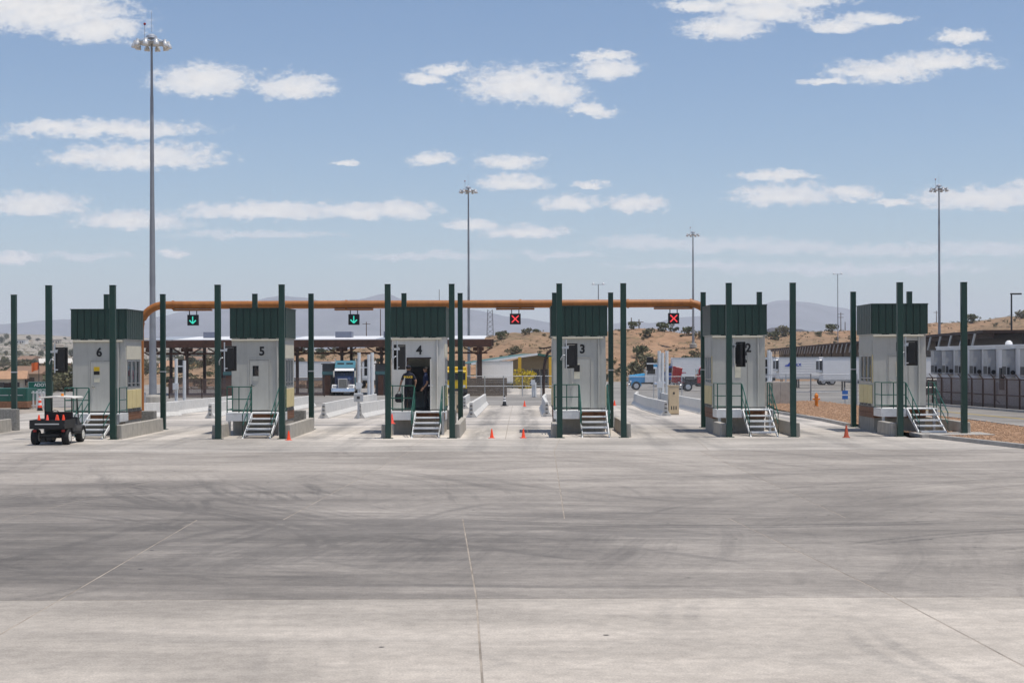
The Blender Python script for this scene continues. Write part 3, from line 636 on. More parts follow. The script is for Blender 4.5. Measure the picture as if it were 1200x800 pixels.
BW = 1.09; BY0, BY1 = 63.8, 66.5; ZP = 0.97; ZW = 3.98; ZT = 5.24; BOX = -0.33
def tri_mat(n, col): return M(n, col, 0.6)
STK = {'yellow': M('yellow sticker', (0.60, 0.40, 0.02), 0.5), 'paper': M('paper notice', (0.70, 0.66, 0.52), 0.7, dirt=0.4, dirtcol=(0.5, 0.33, 0.15)), 'blk': MT['black'], 'white': MT['white']}
def booth(i):
    no = ISL_NO[i]; dz = (i - 2.5) * 0.022; cx = ISL[i] + BOX
    op = (no == '4')
    lab = {'6': 'grey inspection booth numbered six behind the utility cart', '5': 'grey inspection booth numbered five with yellow side panels',
           '4': 'pale inspection booth numbered four with its door open', '3': 'grey inspection booth numbered three right of the middle lane',
           '2': 'grey inspection booth whose number two is half hidden by a signal', '1': 'grey inspection booth nearest the gravel bed and long white building'}[no]
    t = empty('inspection_booth', (cx, BY0, 0), 0, lab, 'booth', 'inspection booths in a row')
    wm = MT['wall_white'] if op else MT['wall_grey']
    D = BY1 - BY0; z0 = ZP + dz; z1 = ZW + dz
    MB().box(-BW + 0.03, BW - 0.03, 0.03, D - 0.03, -0.02, 0.58).build('plinth', MT['block'], t)
    for k in range(2):                                  # two timber courses all round
        za = 0.58 + (z0 - 0.58) * k / 2 + 0.004; zb = 0.58 + (z0 - 0.58) * (k + 1) / 2 - 0.004
        MB().box(-BW, BW, 0.0, D, za, zb).build('timber_course', MT['brown_wood'], t, bevel=0.01)
    MB().box(-BW, BW, 0, D, z0 - 0.003, z0 + 0.05).build('floor', MT['dark'], t)
    zf = z0 + 0.05
    # door opening
    dx0, dx1 = (-0.36, 0.46) if not op else (-0.42, 0.50)
    if no in '21': dx0, dx1 = -0.46, 0.36
    dh = zf + 2.10; w = 0.07
    mb = MB(); mb.box(-BW, dx0, 0, w, zf, z1); mb.box(dx1, BW, 0, w, zf, z1); mb.box(dx0, dx1, 0, w, dh, z1)
    mb.build('front_wall', wm, t)
    mb = MB(); mb.box(-BW, -0.55, D - w, D, zf, z1); mb.box(0.55, BW, D - w, D, zf, z1); mb.box(-0.55, 0.55, D - w, D, zf, zf + 1.0); mb.box(-0.55, 0.55, D - w, D, zf + (1.35 if op else 2.1), z1)
    mb.build('rear_wall', wm, t)
    MB().box(-0.55, 0.55, D - 0.045, D - 0.03, zf + 1.0, zf + 2.1).build('rear_window', MT['glass'], t)
    wz0, wz1 = zf + 0.98, zf + 2.10
    for s in (-1, 1):
        xa, xb = (BW - w, BW) if s > 0 else (-BW, -BW + w)
        mb = MB(); mb.box(xa, xb, w, 0.30, zf, z1); mb.box(xa, xb, D - 0.28, D - w, zf, z1)
        mb.box(xa, xb, 0.30, D - 0.28, zf, wz0); mb.box(xa, xb, 0.30, D - 0.28, wz1, z1)
        ys = [0.30 + (D - 0.58) * k / 3 for k in range(4)]
        for k in (1, 2): mb.box(xa, xb, ys[k] - 0.04, ys[k] + 0.04, wz0, wz1)
        mb.build('side_wall', wm, t)
        for k in range(3):
            xm = (BW - 0.035) * s
            g = MB().box(xm - 0.006, xm + 0.006, ys[k] + 0.04, ys[k + 1] - 0.04, wz0, wz1).build('window', MT['glass'], t)
            f = MB(); a, b = ys[k] + 0.04, ys[k + 1] - 0.04; x2 = (BW + 0.012) * s; x1 = (BW - 0.05) * s; x1, x2 = min(x1, x2), max(x1, x2)
            f.box(x1, x2, a, a + 0.035, wz0, wz1); f.box(x1, x2, b - 0.035, b, wz0, wz1); f.box(x1, x2, a, b, wz0, wz0 + 0.035); f.box(x1, x2, a, b, wz1 - 0.035, wz1)
            f.box(x1, x2, a, b, (wz0 + wz1) / 2 - 0.4, (wz0 + wz1) / 2 - 0.37)
            f.build('frame', MT['alu'], g)
            pa, pb = sorted((BW * s + 0.003 * s, BW * s + 0.028 * s))
            pn = MB().box(pa, pb, ys[k] - (0.16 if k == 0 else -0.02), ys[k + 1] + (0.14 if k == 2 else -0.02), zf + 0.10, wz0 - 0.10).build('panel', MT['yellow_panel'], t, bevel=0.008)
            va, vb = sorted((BW * s + 0.028 * s, BW * s + 0.040 * s)); v = MB().box(va, vb, ys[k] + 0.12, ys[k] + 0.62, zf + 0.01, zf + 0.085)
            v.build('vent', MT['dark'], pn)
        pa, pb = sorted((BW * s + 0.003 * s, BW * s + 0.016 * s))
        MB().box(pa, pb, 0.16, D - 0.14, wz1 + 0.06, wz1 + 0.62).build('panel', MT['cream'] if s > 0 else wm, t)
        pa, pb = sorted((BW * s + 0.003 * s, BW * s + 0.022 * s))
        MB().box(pa, pb, 0.02, 0.15, wz0, wz1 + 0.02).build('corner_trim', MT['yellow_panel'] if no in '21' and s < 0 else wm, t)
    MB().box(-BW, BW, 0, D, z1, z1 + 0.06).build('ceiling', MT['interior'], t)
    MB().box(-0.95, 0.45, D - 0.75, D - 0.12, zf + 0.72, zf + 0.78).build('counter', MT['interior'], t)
    # pale ledge lamp and roof rim
    mb = MB(); mb.box(-BW - 0.02, BW - 0.10, -0.10, -0.002, z1 - 0.075, z1 - 0.01); mb.build('light_strip', MT['cream'], t, bevel=0.01)
    for a, b in ((-0.75, -0.45), (-0.15, 0.15), (0.45, 0.75)): MB().box(a, b, -0.085, -0.01, z1 - 0.009, z1 + 0.03).build('lamp_bracket', MT['dark'], t)
    # ribbed parapet
    pz0 = z1 + 0.03; pz1 = ZT + dz; o = 0.05; mb = MB()
    def ribs(p0, p1, nrm, n):
        p0 = Vector(p0); p1 = Vector(p1); d = (p1 - p0) / n; q = Vector(nrm)
        for k in range(n):
            for a, b, e in ((0.0, 0.86, 0.03), (0.86, 1.0, 0.0)):
                A = p0 + d * (k + a) + q * e; B = p0 + d * (k + b) + q * e
                mb.add([(A.x, A.y, pz0), (B.x, B.y, pz0), (B.x, B.y, pz1), (A.x, A.y, pz1)], [(0, 1, 2, 3)])
                if e: 
                    for V in (A, B): W = V - q * e; mb.add([(V.x, V.y, pz0), (W.x, W.y, pz0), (W.x, W.y, pz1), (V.x, V.y, pz1)], [(0, 1, 2, 3)])
    X = BW + o; Y0, Y1 = -o, D + o
    ribs((-X, Y0, 0), (X, Y0, 0), (0, -1, 0), 8); ribs((X, Y0, 0), (X, Y1, 0), (1, 0, 0), 9); ribs((X, Y1, 0), (-X, Y1, 0), (0, 1, 0), 8); ribs((-X, Y1, 0), (-X, Y0, 0), (-1, 0, 0), 9)
    mb.build('parapet', MT['green_par'], t, recalc=False)
    mb = MB(); e = 0.045
    mb.box(-X - e, X + e, Y0 - e, Y0 + 0.06, pz1, pz1 + 0.035); mb.box(-X - e, X + e, Y1 - 0.06, Y1 + e, pz1, pz1 + 0.035); mb.box(-X - e, -X + 0.06, Y0 + 0.06, Y1 - 0.06, pz1, pz1 + 0.035); mb.box(X - 0.06, X + e, Y0 + 0.06, Y1 - 0.06, pz1, pz1 + 0.035)
    mb.build('coping', MT['green_par'], t)
    MB().box(-X, X, Y0, Y1, pz0 - 0.02, pz0 + 0.02).build('roof_deck', MT['white'], t)
    # downpipe
    mb = MB(); mb.cyl((0.80, -0.045, zf + 0.02), (0.80, -0.045, z1 - 0.08), 0.035)
    for zz in (zf + 0.15, zf + 1.35, z1 - 0.4): mb.box(0.72, 0.88, -0.05, -0.002, zz, zz + 0.03)
    mb.build('downpipe', wm, t)
    # door
    if op:
        d = MB().box(0, 0.045, -0.86, 0, zf + 0.01, dh - 0.01).build('door', MT['wall_white'], t, bevel=0.004, loc=(dx1 + 0.005, -0.01, 0), rz=R(3))
        MB().box(-0.004, 0.049, -0.62, -0.42, zf + 1.25, zf + 1.8).build('door_window', MT['darkglass'], d)
        mb = MB(); mb.ball((-0.04, -0.79, zf + 1.0), 0.03); mb.ball((0.085, -0.79, zf + 1.0), 0.03); mb.build('handle', MT['chrome'], d)
        mb = MB(); mb.box(dx0 - 0.05, dx0, -0.012, w + 0.012, zf, dh + 0.05); mb.box(dx1, dx1 + 0.05, -0.012, w + 0.012, zf, dh + 0.05); mb.box(dx0, dx1, -0.012, w + 0.012, dh, dh + 0.05)
        mb.build('door_frame', MT['rust_dark'], t)
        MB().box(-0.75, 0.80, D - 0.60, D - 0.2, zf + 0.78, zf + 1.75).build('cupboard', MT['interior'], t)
    else:
        d = MB().box(dx0 + 0.012, dx1 - 0.012, -0.012, 0.04, zf + 0.012, dh - 0.012).build('door', wm, t, bevel=0.004)
        mb = MB(); mb.box(dx0 - 0.045, dx0, -0.02, -0.001, zf, dh + 0.045); mb.box(dx1, dx1 + 0.045, -0.02, -0.001, zf, dh + 0.045); mb.box(dx0, dx1, -0.02, -0.001, dh, dh + 0.045)
        mb.build('door_frame', wm, t)
        hx = dx0 + 0.09; mb = MB(); mb.cyl((hx, -0.075, zf + 1.02), (hx, -0.012, zf + 1.02), 0.022); mb.bar((hx - 0.01, -0.075, zf + 1.02), (hx + 0.13, -0.075, zf + 1.02), 0.03); mb.box(hx - 0.03, hx + 0.03, -0.02, -0.013, zf + 0.95, zf + 1.09)
        mb.build('handle', MT['chrome'], d)
        wx = dx0 + (0.14 if no not in '21' else 0.30)
        fr = MB().box(wx, wx + 0.24, -0.022, -0.0125, zf + 1.22, zf + 1.85).build('door_window', MT['darkglass'] if no == '5' else STK['paper'], d)
        if no == '6':
            MB().box(wx + 0.0, wx + 0.24, -0.03, -0.0225, zf + 1.68, zf + 1.85).build('notice', STK['yellow'], fr)
            MB().box(wx + 0.0, wx + 0.24, -0.03, -0.0225, zf + 1.52, zf + 1.67).build('notice', STK['blk'], fr)
            MB().box(wx + 0.0, wx + 0.24, -0.03, -0.0225, zf + 1.38, zf + 1.50).build('notice', wm, fr)
        elif no == '5':
            MB().box(wx, wx + 0.24, -0.03, -0.0225, zf + 1.22, zf + 1.42).build('notice', wm, fr)
        else:
            MB().box(wx, wx + 0.24, -0.03, -0.0225, zf + 1.52, zf + 1.80).build('notice', MT['black'] if no == '3' else STK['paper'], fr)
    nx = {'6': 0.0, '5': 0.16, '4': 0.05, '3': 0.13, '2': 0.40, '1': -0.1}[no]
    text_mesh(no, 0.50, MT['black'], 'number', t, (nx, -0.010, z1 - 0.52), (R(90), 0, 0), 0.006, 0.016, sx=0.95)
for i in range(6): booth(i)

def stairs(i):
    no = ISL_NO[i]; dz = (i - 2.5) * 0.022; z0 = ZP + dz; x = ISL[i]; sx = x + 0.18; hw = 0.50
    t = empty('access_stairs', (x, 60.2, 0), 0, f'steel steps with green handrails up to the door of booth {WORD[no]}', 'stairs', 'booth stairs')
    px0, px1 = BOX - BW, BOX + BW + 0.12
    ys, ye, yb = 0.15, 2.25, 3.57                           # local y: first riser, platform front, wall
    MB().box(px0, px1, ye, yb, z0 - 0.05, z0).build('platform', MT['white_steel'], t, bevel=0.006)
    for q in ((px0, px0 + 0.03, ye, yb), (px0 + 0.03, 0.18 - hw - 0.06, ye, ye + 0.03), (px1 - 0.03, px1, ye, yb)): MB().box(*q, z0 - 0.34, z0 - 0.053).build('fascia', MT['white_steel'], t)
    for (a, b) in ((px0 + 0.12, ye + 0.12), (px1 - 0.12, ye + 0.12)): MB().box(a - 0.05, a + 0.05, b - 0.05, b + 0.05, 0, z0 - 0.053).build('platform_leg', MT['galv'], t)
    n = 5; run = (ye - ys) / n
    for k in range(1, n):
        zt = z0 * k / n; y = ys + run * (k - 1) + 0.02
        mb = MB(); mb.box(0.18 - hw, 0.18 + hw, y, y + 0.32, zt - 0.03, zt); mb.box(0.18 - hw, 0.18 + hw, y, y + 0.03, zt - 0.06, zt - 0.03)
        mb.build('tread', MT['white_steel'], t)
    for s in (-1, 1):
        X = 0.18 + s * (hw + 0.03); sl = z0 / (ye - ys)
        MB().prism([(ys - 0.08, 0.0), (ys + 0.14, 0.0), (ye, z0 - 0.24), (ye, z0 - 0.01)], 'x', X - 0.022, X + 0.022).build('stringer', MT['white_steel'], t)
        mb = MB(); r = 0.022; top = 1.02
        a0, a1 = ys + 0.10, ye + 0.05; X2 = X + s * 0.03
        mb.tube([(X2, a0, 0.03), (X2, a0, top * 0.9), (X2, a1, z0 + top), (X2, a1, z0 + 0.0)], r, 8)
        mb.cyl((X2, a0, 0.5), (X2, a1, z0 + 0.5), r * 0.85, n=8)
        am = (a0 + a1) / 2; mb.cyl((X2, am, z0 * 0.5), (X2, am, z0 * 0.5 + top * 0.95), r, n=8)
        mb.build('handrail', MT['rail_green'], t, smooth='auto')
    def guard(pts, posts):
        mb = MB(); r = 0.021
        for h in (0.12, 0.55, 1.05):
            for a, b in zip(pts, pts[1:]): mb.cyl((*a, z0 + h), (*b, z0 + h), r, n=8)
        for q in posts: mb.cyl((*q, z0), (*q, z0 + 1.05), r * 1.1, n=8)
        mb.build('guard_rail', MT['rail_green'], t, smooth='auto')
    gx = px0 + 0.04; g2 = 0.18 - hw - 0.09
    guard([(gx, yb - 0.08), (gx, ye + 0.06), (g2, ye + 0.06)], [(gx, yb - 0.08), (gx, ye + 0.06), ((gx + g2) / 2, ye + 0.06), (g2, ye + 0.06)])
    guard([(px1 - 0.04, ye + 0.06), (px1 - 0.04, yb - 0.08)], [(px1 - 0.04, ye + 0.06), (px1 - 0.04, yb - 0.08)])
for i in range(6): stairs(i)

def signal_mesh():
    t = empty('traffic_signal', (0, 0, 0))
    MB().box(-0.25, 0.25, 0.0, 0.035, -0.50, 0.48).build('backplate', MT['black'], t, bevel=0.01)
    MB().box(-0.16, 0.16, -0.14, -0.001, -0.44, 0.42).build('housing', MT['black'], t, bevel=0.02)
    for k in range(3):
        z = 0.28 - 0.29 * k
        MB().lathe([(0.10, 0.036), (0.10, 0.06), (0.02, 0.075)], 12, (0, 0, z), 'y').build('lens', MT['darkglass'], t)
        mb = MB()
        for q in range(9):
            a0 = R(-20 + 220 * q / 9); a1 = R(-20 + 220 * (q + 1) / 9)
            mb.add([(0.125 * math.cos(a0), 0.036, z + 0.125 * math.sin(a0)), (0.125 * math.cos(a1), 0.036, z + 0.125 * math.sin(a1)), (0.125 * math.cos(a1), 0.24, z + 0.125 * math.sin(a1)), (0.125 * math.cos(a0), 0.24, z + 0.125 * math.sin(a0))], [(0, 1, 2, 3)])
        mb.build('visor', MT['black'], t, recalc=False)
    mb = MB(); mb.cyl((-0.20, -0.20, -0.52), (-0.20, -0.20, 0.62), 0.026); mb.bar((-0.20, -0.20, 0.36), (-0.10, -0.13, 0.36), 0.04); mb.bar((-0.20, -0.20, -0.40), (-0.10, -0.13, -0.40), 0.04); mb.bar((-0.36, -0.18, 0.30), (-0.10, -0.18, 0.30), 0.08)
    mb.build('bracket', MT['galv'], t)
    MB().tube([(-0.40, -0.12, -0.30), (-0.40, -0.20, -0.12), (-0.34, -0.24, 0.0), (-0.24, -0.24, 0.02)], 0.022).build('conduit', MT['galv'], t, smooth=True)
    return t
sig = signal_mesh()
for i, n in enumerate(ISL_NO):
    o = sig if i == 0 else copy_tree(sig)
    o.location = (ISL[i] - HW + 0.46, FY + 0.08, 3.20 + (i - 2.5) * 0.03); o.rotation_euler = (0, 0, [0, 0.1, 0.5, 0.0, -0.9, -0.3][i])
    tag(o, f'black signal head seen from behind on the front left post of booth {WORD[n]}', 'traffic signal', 'signals on the booth posts')

# ------------------------------------------------------------------ orange pipe gantry with lane lights
GYY = 72.0
def gantry():
    a = P(196, 357.5, GYY); zt = a.z; xl = P(164, 380, GYY).x; xr = P(836, 357, GYY).x; r = 0.185; rad = 1.15
    t = empty('pipe_gantry', (xl, GYY, 0), 0, 'long orange pipe gantry spanning behind booths six to two', 'gantry')
    def curve(s, x): return [(x + s * rad * (1 - math.cos(R(k * 9))) - xl, 0, zt - rad + rad * math.sin(R(k * 9))) for k in range(11)]
    pts = [(0, 0, 0.03)] + curve(1, xl) + list(reversed(curve(-1, xr))) + [(xr - xl, 0, 0.03)]
    MB().tube(pts, r, 16).build('pipe', MT['orange_pipe'], t, smooth='auto')
    for px in (203, 406, 610, 736, 810): x = GX(px, GYY) - xl; MB().cyl((x - 0.05, 0, zt), (x + 0.05, 0, zt), r + 0.03, n=16).build('flange', MT['orange_pipe'], t, smooth='auto')
    for x in (0, xr - xl): MB().box(x - 0.4, x + 0.4, -0.4, 0.4, 0, 0.03).build('base_plate', MT['orange_pipe'], t)
    for px in (226, 415, 604, 789):
        x = GX(px, GYY) - xl; MB().box(x - 0.9, x + 0.9, -0.14, 0.14, zt - r - 0.09, zt - r - 0.01).build('sign_beam', MT['orange_pipe'], t)
    return zt - r - 0.09
gz0 = gantry()
for px, kind, lab in ((226.5, 'down', 'lit green down arrow lane light left of booth five'), (415, 'down', 'lit green down arrow lane light over the truck'),
                      (604, 'x', 'lit red X lane light left of booth three'), (789.5, 'x', 'lit red X lane light left of booth two')):
    t = empty('lane_light', (GX(px, GYY), GYY, gz0), 0, lab, 'lane light', 'lane lights under the pipe')
    mb = MB(); mb.box(-0.19, -0.15, -0.02, 0.02, -0.18, 0); mb.box(0.15, 0.19, -0.02, 0.02, -0.18, 0); mb.build('hanger', MT['dark'], t)
    MB().box(-0.255, 0.255, -0.10, 0.10, -0.68, -0.18).build('housing', MT['black'], t, bevel=0.01)
    mb = MB(); c = -0.43; y = -0.106; w = 0.055
    if kind == 'x':
        for s in (-1, 1): mb.bar((-0.16 * s, y, c - 0.16), (0.16 * s, y - 0.002 * (s + 1), c + 0.16), 0.008, w)
        mb.build('symbol', MT['lit_red'], t)
    else:
        mb.bar((0, y, c + 0.17), (0, y, c - 0.16), 0.05, 0.008); mb.bar((0, y - 0.003, c - 0.16), (-0.15, y - 0.003, c - 0.01), 0.008, w); mb.bar((0, y - 0.006, c - 0.16), (0.15, y - 0.006, c - 0.01), 0.008, w)
        mb.build('symbol', MT['lit_green'], t)

# ------------------------------------------------------------------ gravel bed and kerbs on the right
def poly_sheet(name, pts, z, mat, kind='structure', parent=None):
    mb = MB(); mb.add([(x, y, z) for x, y in pts], [tuple(range(len(pts)))])
    o = mb.build(name, mat, parent, recalc=False)
    if kind and parent is None: tag(o, kind=kind)
    return o
BED = [(14.85, 69.2), (14.95, 90), (16.2, 101), (18.5, 106), (20.6, 106), (21.2, 90), (21.5, 70), (21.5, 40), (19.6, 42.5), (18.0, 47.5), (16.6, 55.0), (15.75, 59.6), (15.35, 62.0), (17.35, 62.0), (17.5, 69.2)]
bed = poly_sheet('gravel_bed', BED, 0.10, MT['gravel'])
def kerb_line(pts, label, w=0.2, h=0.15, group='kerbs round the gravel bed'):
    t = empty('kerb', (pts[0][0], pts[0][1], 0), 0, label, 'kerb', group); o = Vector((pts[0][0], pts[0][1], 0))
    V = [Vector((x, y, 0)) - o for x, y in pts]; L = []
    for a, b in zip(V, V[1:]):
        n = max(1, round((b - a).length / 3.0))
        for k in range(n): L.append((a + (b - a) * (k / n), a + (b - a) * ((k + 1) / n)))
    for a, b in L:
        d = (b - a).normalized(); q = Vector((-d.y, d.x, 0)) * w / 2; g = d * 0.006; e = q * 0.8
        za = min(0.0, road_z(a.y + o.y)); zb = min(0.0, road_z(b.y + o.y)); U = Vector((0, 0, 1)); mb = MB(); vs = []
        for p, zz in ((a + g, za), (b - g, zb)): vs += [p - q + U * (zz - 0.05), p + q + U * (zz - 0.05), p + e + U * (zz + h), p - e + U * (zz + h)]
        mb.add(vs, [(0, 1, 2, 3), (7, 6, 5, 4), (0, 4, 5, 1), (1, 5, 6, 2), (2, 6, 7, 3), (3, 7, 4, 0)]); mb.build('kerb_stone', MT['kerb'], t, bevel=0.015)
kerb_line([(14.75, 69.2), (14.85, 90), (16.1, 101.1), (18.4, 106.1)], 'concrete kerb curving behind booth one along the gravel')
kerb_line([(21.6, 106), (21.6, 90), (21.6, 70), (21.6, 40)], 'straight kerb between the gravel bed and the side road')
kerb_line([(19.5, 42.2), (17.9, 47.4), (16.5, 54.9), (15.65, 59.6)], 'kerb of the gravel bed running towards the viewer by booth one')
kerb_line([(29.05, 112), (29.05, 90), (29.05, 60)], 'kerb on the far side of the road below the brown fence')
MB().box(15.4, 18.2, 58.9, 60.9, -0.02, 0.13).build('concrete_pad', MT['kerb']); tag(bpy.data.objects['concrete_pad'], 'pale concrete pad under the steps of booth one', 'concrete pad')
def inside(poly, x, y):
    c = False; n = len(poly)
    for i in range(n):
        (x1, y1), (x2, y2) = poly[i], poly[i - 1]
        if (y1 > y) != (y2 > y) and x < (x2 - x1) * (y - y1) / (y2 - y1) + x1: c = not c
    return c
def gravel_stones():
    mb = MB(); r = random.Random(3)
    oct_f = [(0, 2, 4), (2, 1, 4), (1, 3, 4), (3, 0, 4), (2, 0, 5), (1, 2, 5), (3, 1, 5), (0, 3, 5)]
    n = 0
    while n < 5200:
        y = r.uniform(40, 106); x = r.uniform(14.7, 21.5)
        if not inside(BED, x, y) or (15.3 < x < 18.3 and 58.8 < y < 61.0): continue
        s = r.uniform(0.03, 0.075); a = r.uniform(0, 3.1); c, d = math.cos(a) * s, math.sin(a) * s; k = r.uniform(0.6, 1)
        mb.add([(x + c, y + d, 0.11), (x - c, y - d, 0.11), (x - d * k, y + c * k, 0.115), (x + d * k, y - c * k, 0.11), (x, y, 0.11 + s * 0.8), (x, y, 0.09)], oct_f); n += 1
    o = mb.build('gravel', MT['stone'], recalc=False); tag(o, 'loose reddish gravel stones on the bed by booth one', 'gravel', kind='stuff')
gravel_stones()

# ------------------------------------------------------------------ barriers
def jersey_mesh(L=2.9, h=0.82, mat='jersey'):
    p = [(-0.29, 0.0), (0.29, 0.0), (0.29, 0.06), (0.13, 0.28), (0.085, h), (-0.085, h), (-0.13, 0.28), (-0.29, 0.06)]
    return MB().prism(p, 'x', -L / 2, L / 2).mesh('barrier_body', MT[mat], bevel=0.012)
JM = jersey_mesh(); PIN = MB().box(-0.09, 0.09, -0.06, 0.06, 0, 0.05)
PINM = PIN.mesh('lifting_loop', MT['dark'])
ORD = ['nearest of its line'] + [w + ' from the near end' for w in 'second third fourth fifth sixth seventh eighth ninth tenth eleventh twelfth thirteenth fourteenth fifteenth sixteenth seventeenth eighteenth nineteenth twentieth'.split()] + ['last of its line']
def barrier_row(pts, label, dims=None, grp='white concrete road barriers'):
    """each segment is a barrier of its own"""
    k = 0
    for (x0, y0), (x1, y1) in zip(pts, pts[1:]):
        L = math.hypot(x1 - x0, y1 - y0); n = max(1, round(L / 2.95)); a = math.atan2(y1 - y0, x1 - x0)
        for q in range(n):
            f = (q + 0.5) / n; x = x0 + (x1 - x0) * f; y = y0 + (y1 - y0) * f; sl = math.atan2(road_z(y1) - road_z(y0), L)
            t = empty('road_barrier', (x, y, road_z(y) - 0.01), a, f'{label}, {ORD[min(k, 20)]}', 'barrier', grp)
            b = put('barrier_body', JM, t); b.scale = (L / n / 2.9 * 0.992, 1, 1); b.rotation_euler = (0, -sl, 0)
            for s in (-1, 1):
                for z in (0.2, 0.42, 0.64): put('lifting_loop', PINM, t, (s * (L / n / 2 - 0.02), 0, z))
            k += 1
def gp(px, py):                                     # ground point under a pixel of the photograph
    b = py + (px - 600) * ROLL; Y = 75.0
    for _ in range(30): Y = (CZ - road_z(Y)) * FPX / (b - VY)
    return (GX(px, Y), Y)
barrier_row([gp(166, 489.5), gp(208, 487)], 'white barrier behind booth six')
barrier_row([gp(197, 487), gp(264, 478), gp(300, 473)], 'white barrier between booths six and five')
barrier_row([gp(246, 490), gp(275, 483)], 'white barrier end on left of booth five')
barrier_row([gp(340, 481), gp(366, 476)], 'white barrier close behind booth five')
barrier_row([gp(379, 490), gp(422, 478), gp(440, 473.5)], 'white barrier right of booth five towards the truck')
barrier_row([gp(421, 490), gp(456, 482.5), gp(480, 476)], 'white barrier left of booth four')
barrier_row([gp(552, 489), gp(563, 479), gp(568, 474)], 'white barrier left of the middle lane')
barrier_row([gp(544, 479), gp(549, 474)], 'white barrier hidden behind booth four')
barrier_row([gp(640.5, 488), gp(636.5, 478), gp(639, 474)], 'white barrier right of the middle lane')
barrier_row([gp(780, 487), gp(757, 480), gp(744, 473.5), gp(747, 470)], 'white barrier in the curve by the beige cabinet')
barrier_row([gp(825, 485), gp(798, 478), gp(775, 472.5)], 'white barrier between beige cabinet and booth two')

# ------------------------------------------------------------------ cones
def cone_tree(mat, h, bands=None):
    t = empty('traffic_cone', (0, 0, 0)); w = h * 0.30
    MB().box(-w, w, -w, w, 0.0, h * 0.055).build('base', mat, t, bevel=h * 0.02)
    MB().lathe([(h * 0.235, h * 0.055), (h * 0.2, h * 0.12), (h * 0.06, h * 0.97), (h * 0.045, h)], 14).build('body', mat, t, smooth='auto')
    for (a, b, m) in bands or []:
        ra = h * (0.2 - 0.14 * (a - 0.12) / 0.85) + 0.004; rb = h * (0.2 - 0.14 * (b - 0.12) / 0.85) + 0.004
        MB().lathe([(ra, h * a), (rb, h * b)], 14).build('band', m, t, smooth='auto')
    return t
cones = {}
def cone(loc, h, label, mat='cone', bands=None, tilt=0.0):
    k = (mat, h, bool(bands))
    if k in cones: t = copy_tree(cones[k])
    else: t = cones[k] = cone_tree(MT[mat], h, bands)
    t.location = loc; t.rotation_euler = (tilt, tilt * 0.6, loc[0] * 3.1); tag(t, label, 'cone', 'traffic cones')
def gc(px, py, h, label, **k): g = gp(px, py); cone((g[0], g[1], road_z(g[1]) + 0.001), h, label, **k)
gc(576, 513, 0.36, 'small orange cone at the middle lane entrance, the one nearer booth four')
gc(613, 513, 0.36, 'small orange cone at the middle lane entrance, the one nearer booth three')
gc(614.5, 476, 0.40, 'small orange cone far down the middle lane')
gc(591, 475.5, 0.75, 'black cone with white bands far down the middle lane', mat='black', bands=[(0.45, 0.60, MT['white']), (0.70, 0.85, MT['white'])])
gc(720, 475, 0.40, 'small orange cone between the two posts right of booth three')
cone((ISL[1] - 1.42, 60.9, 0.523), 0.36, 'orange cone standing on the low wall left of booth five')
gc(338, 515.5, 0.36, 'orange cone at the foot of the right post of booth five')
cone((ISL[2] - 1.20, 61.2, 0.523), 0.40, 'faded pink orange cone on the low wall behind the left post of booth four', mat='cone_pink')
gc(991.5, 512.5, 0.48, 'dark dirty orange cone in the lane left of booth one', mat='cone_dark')

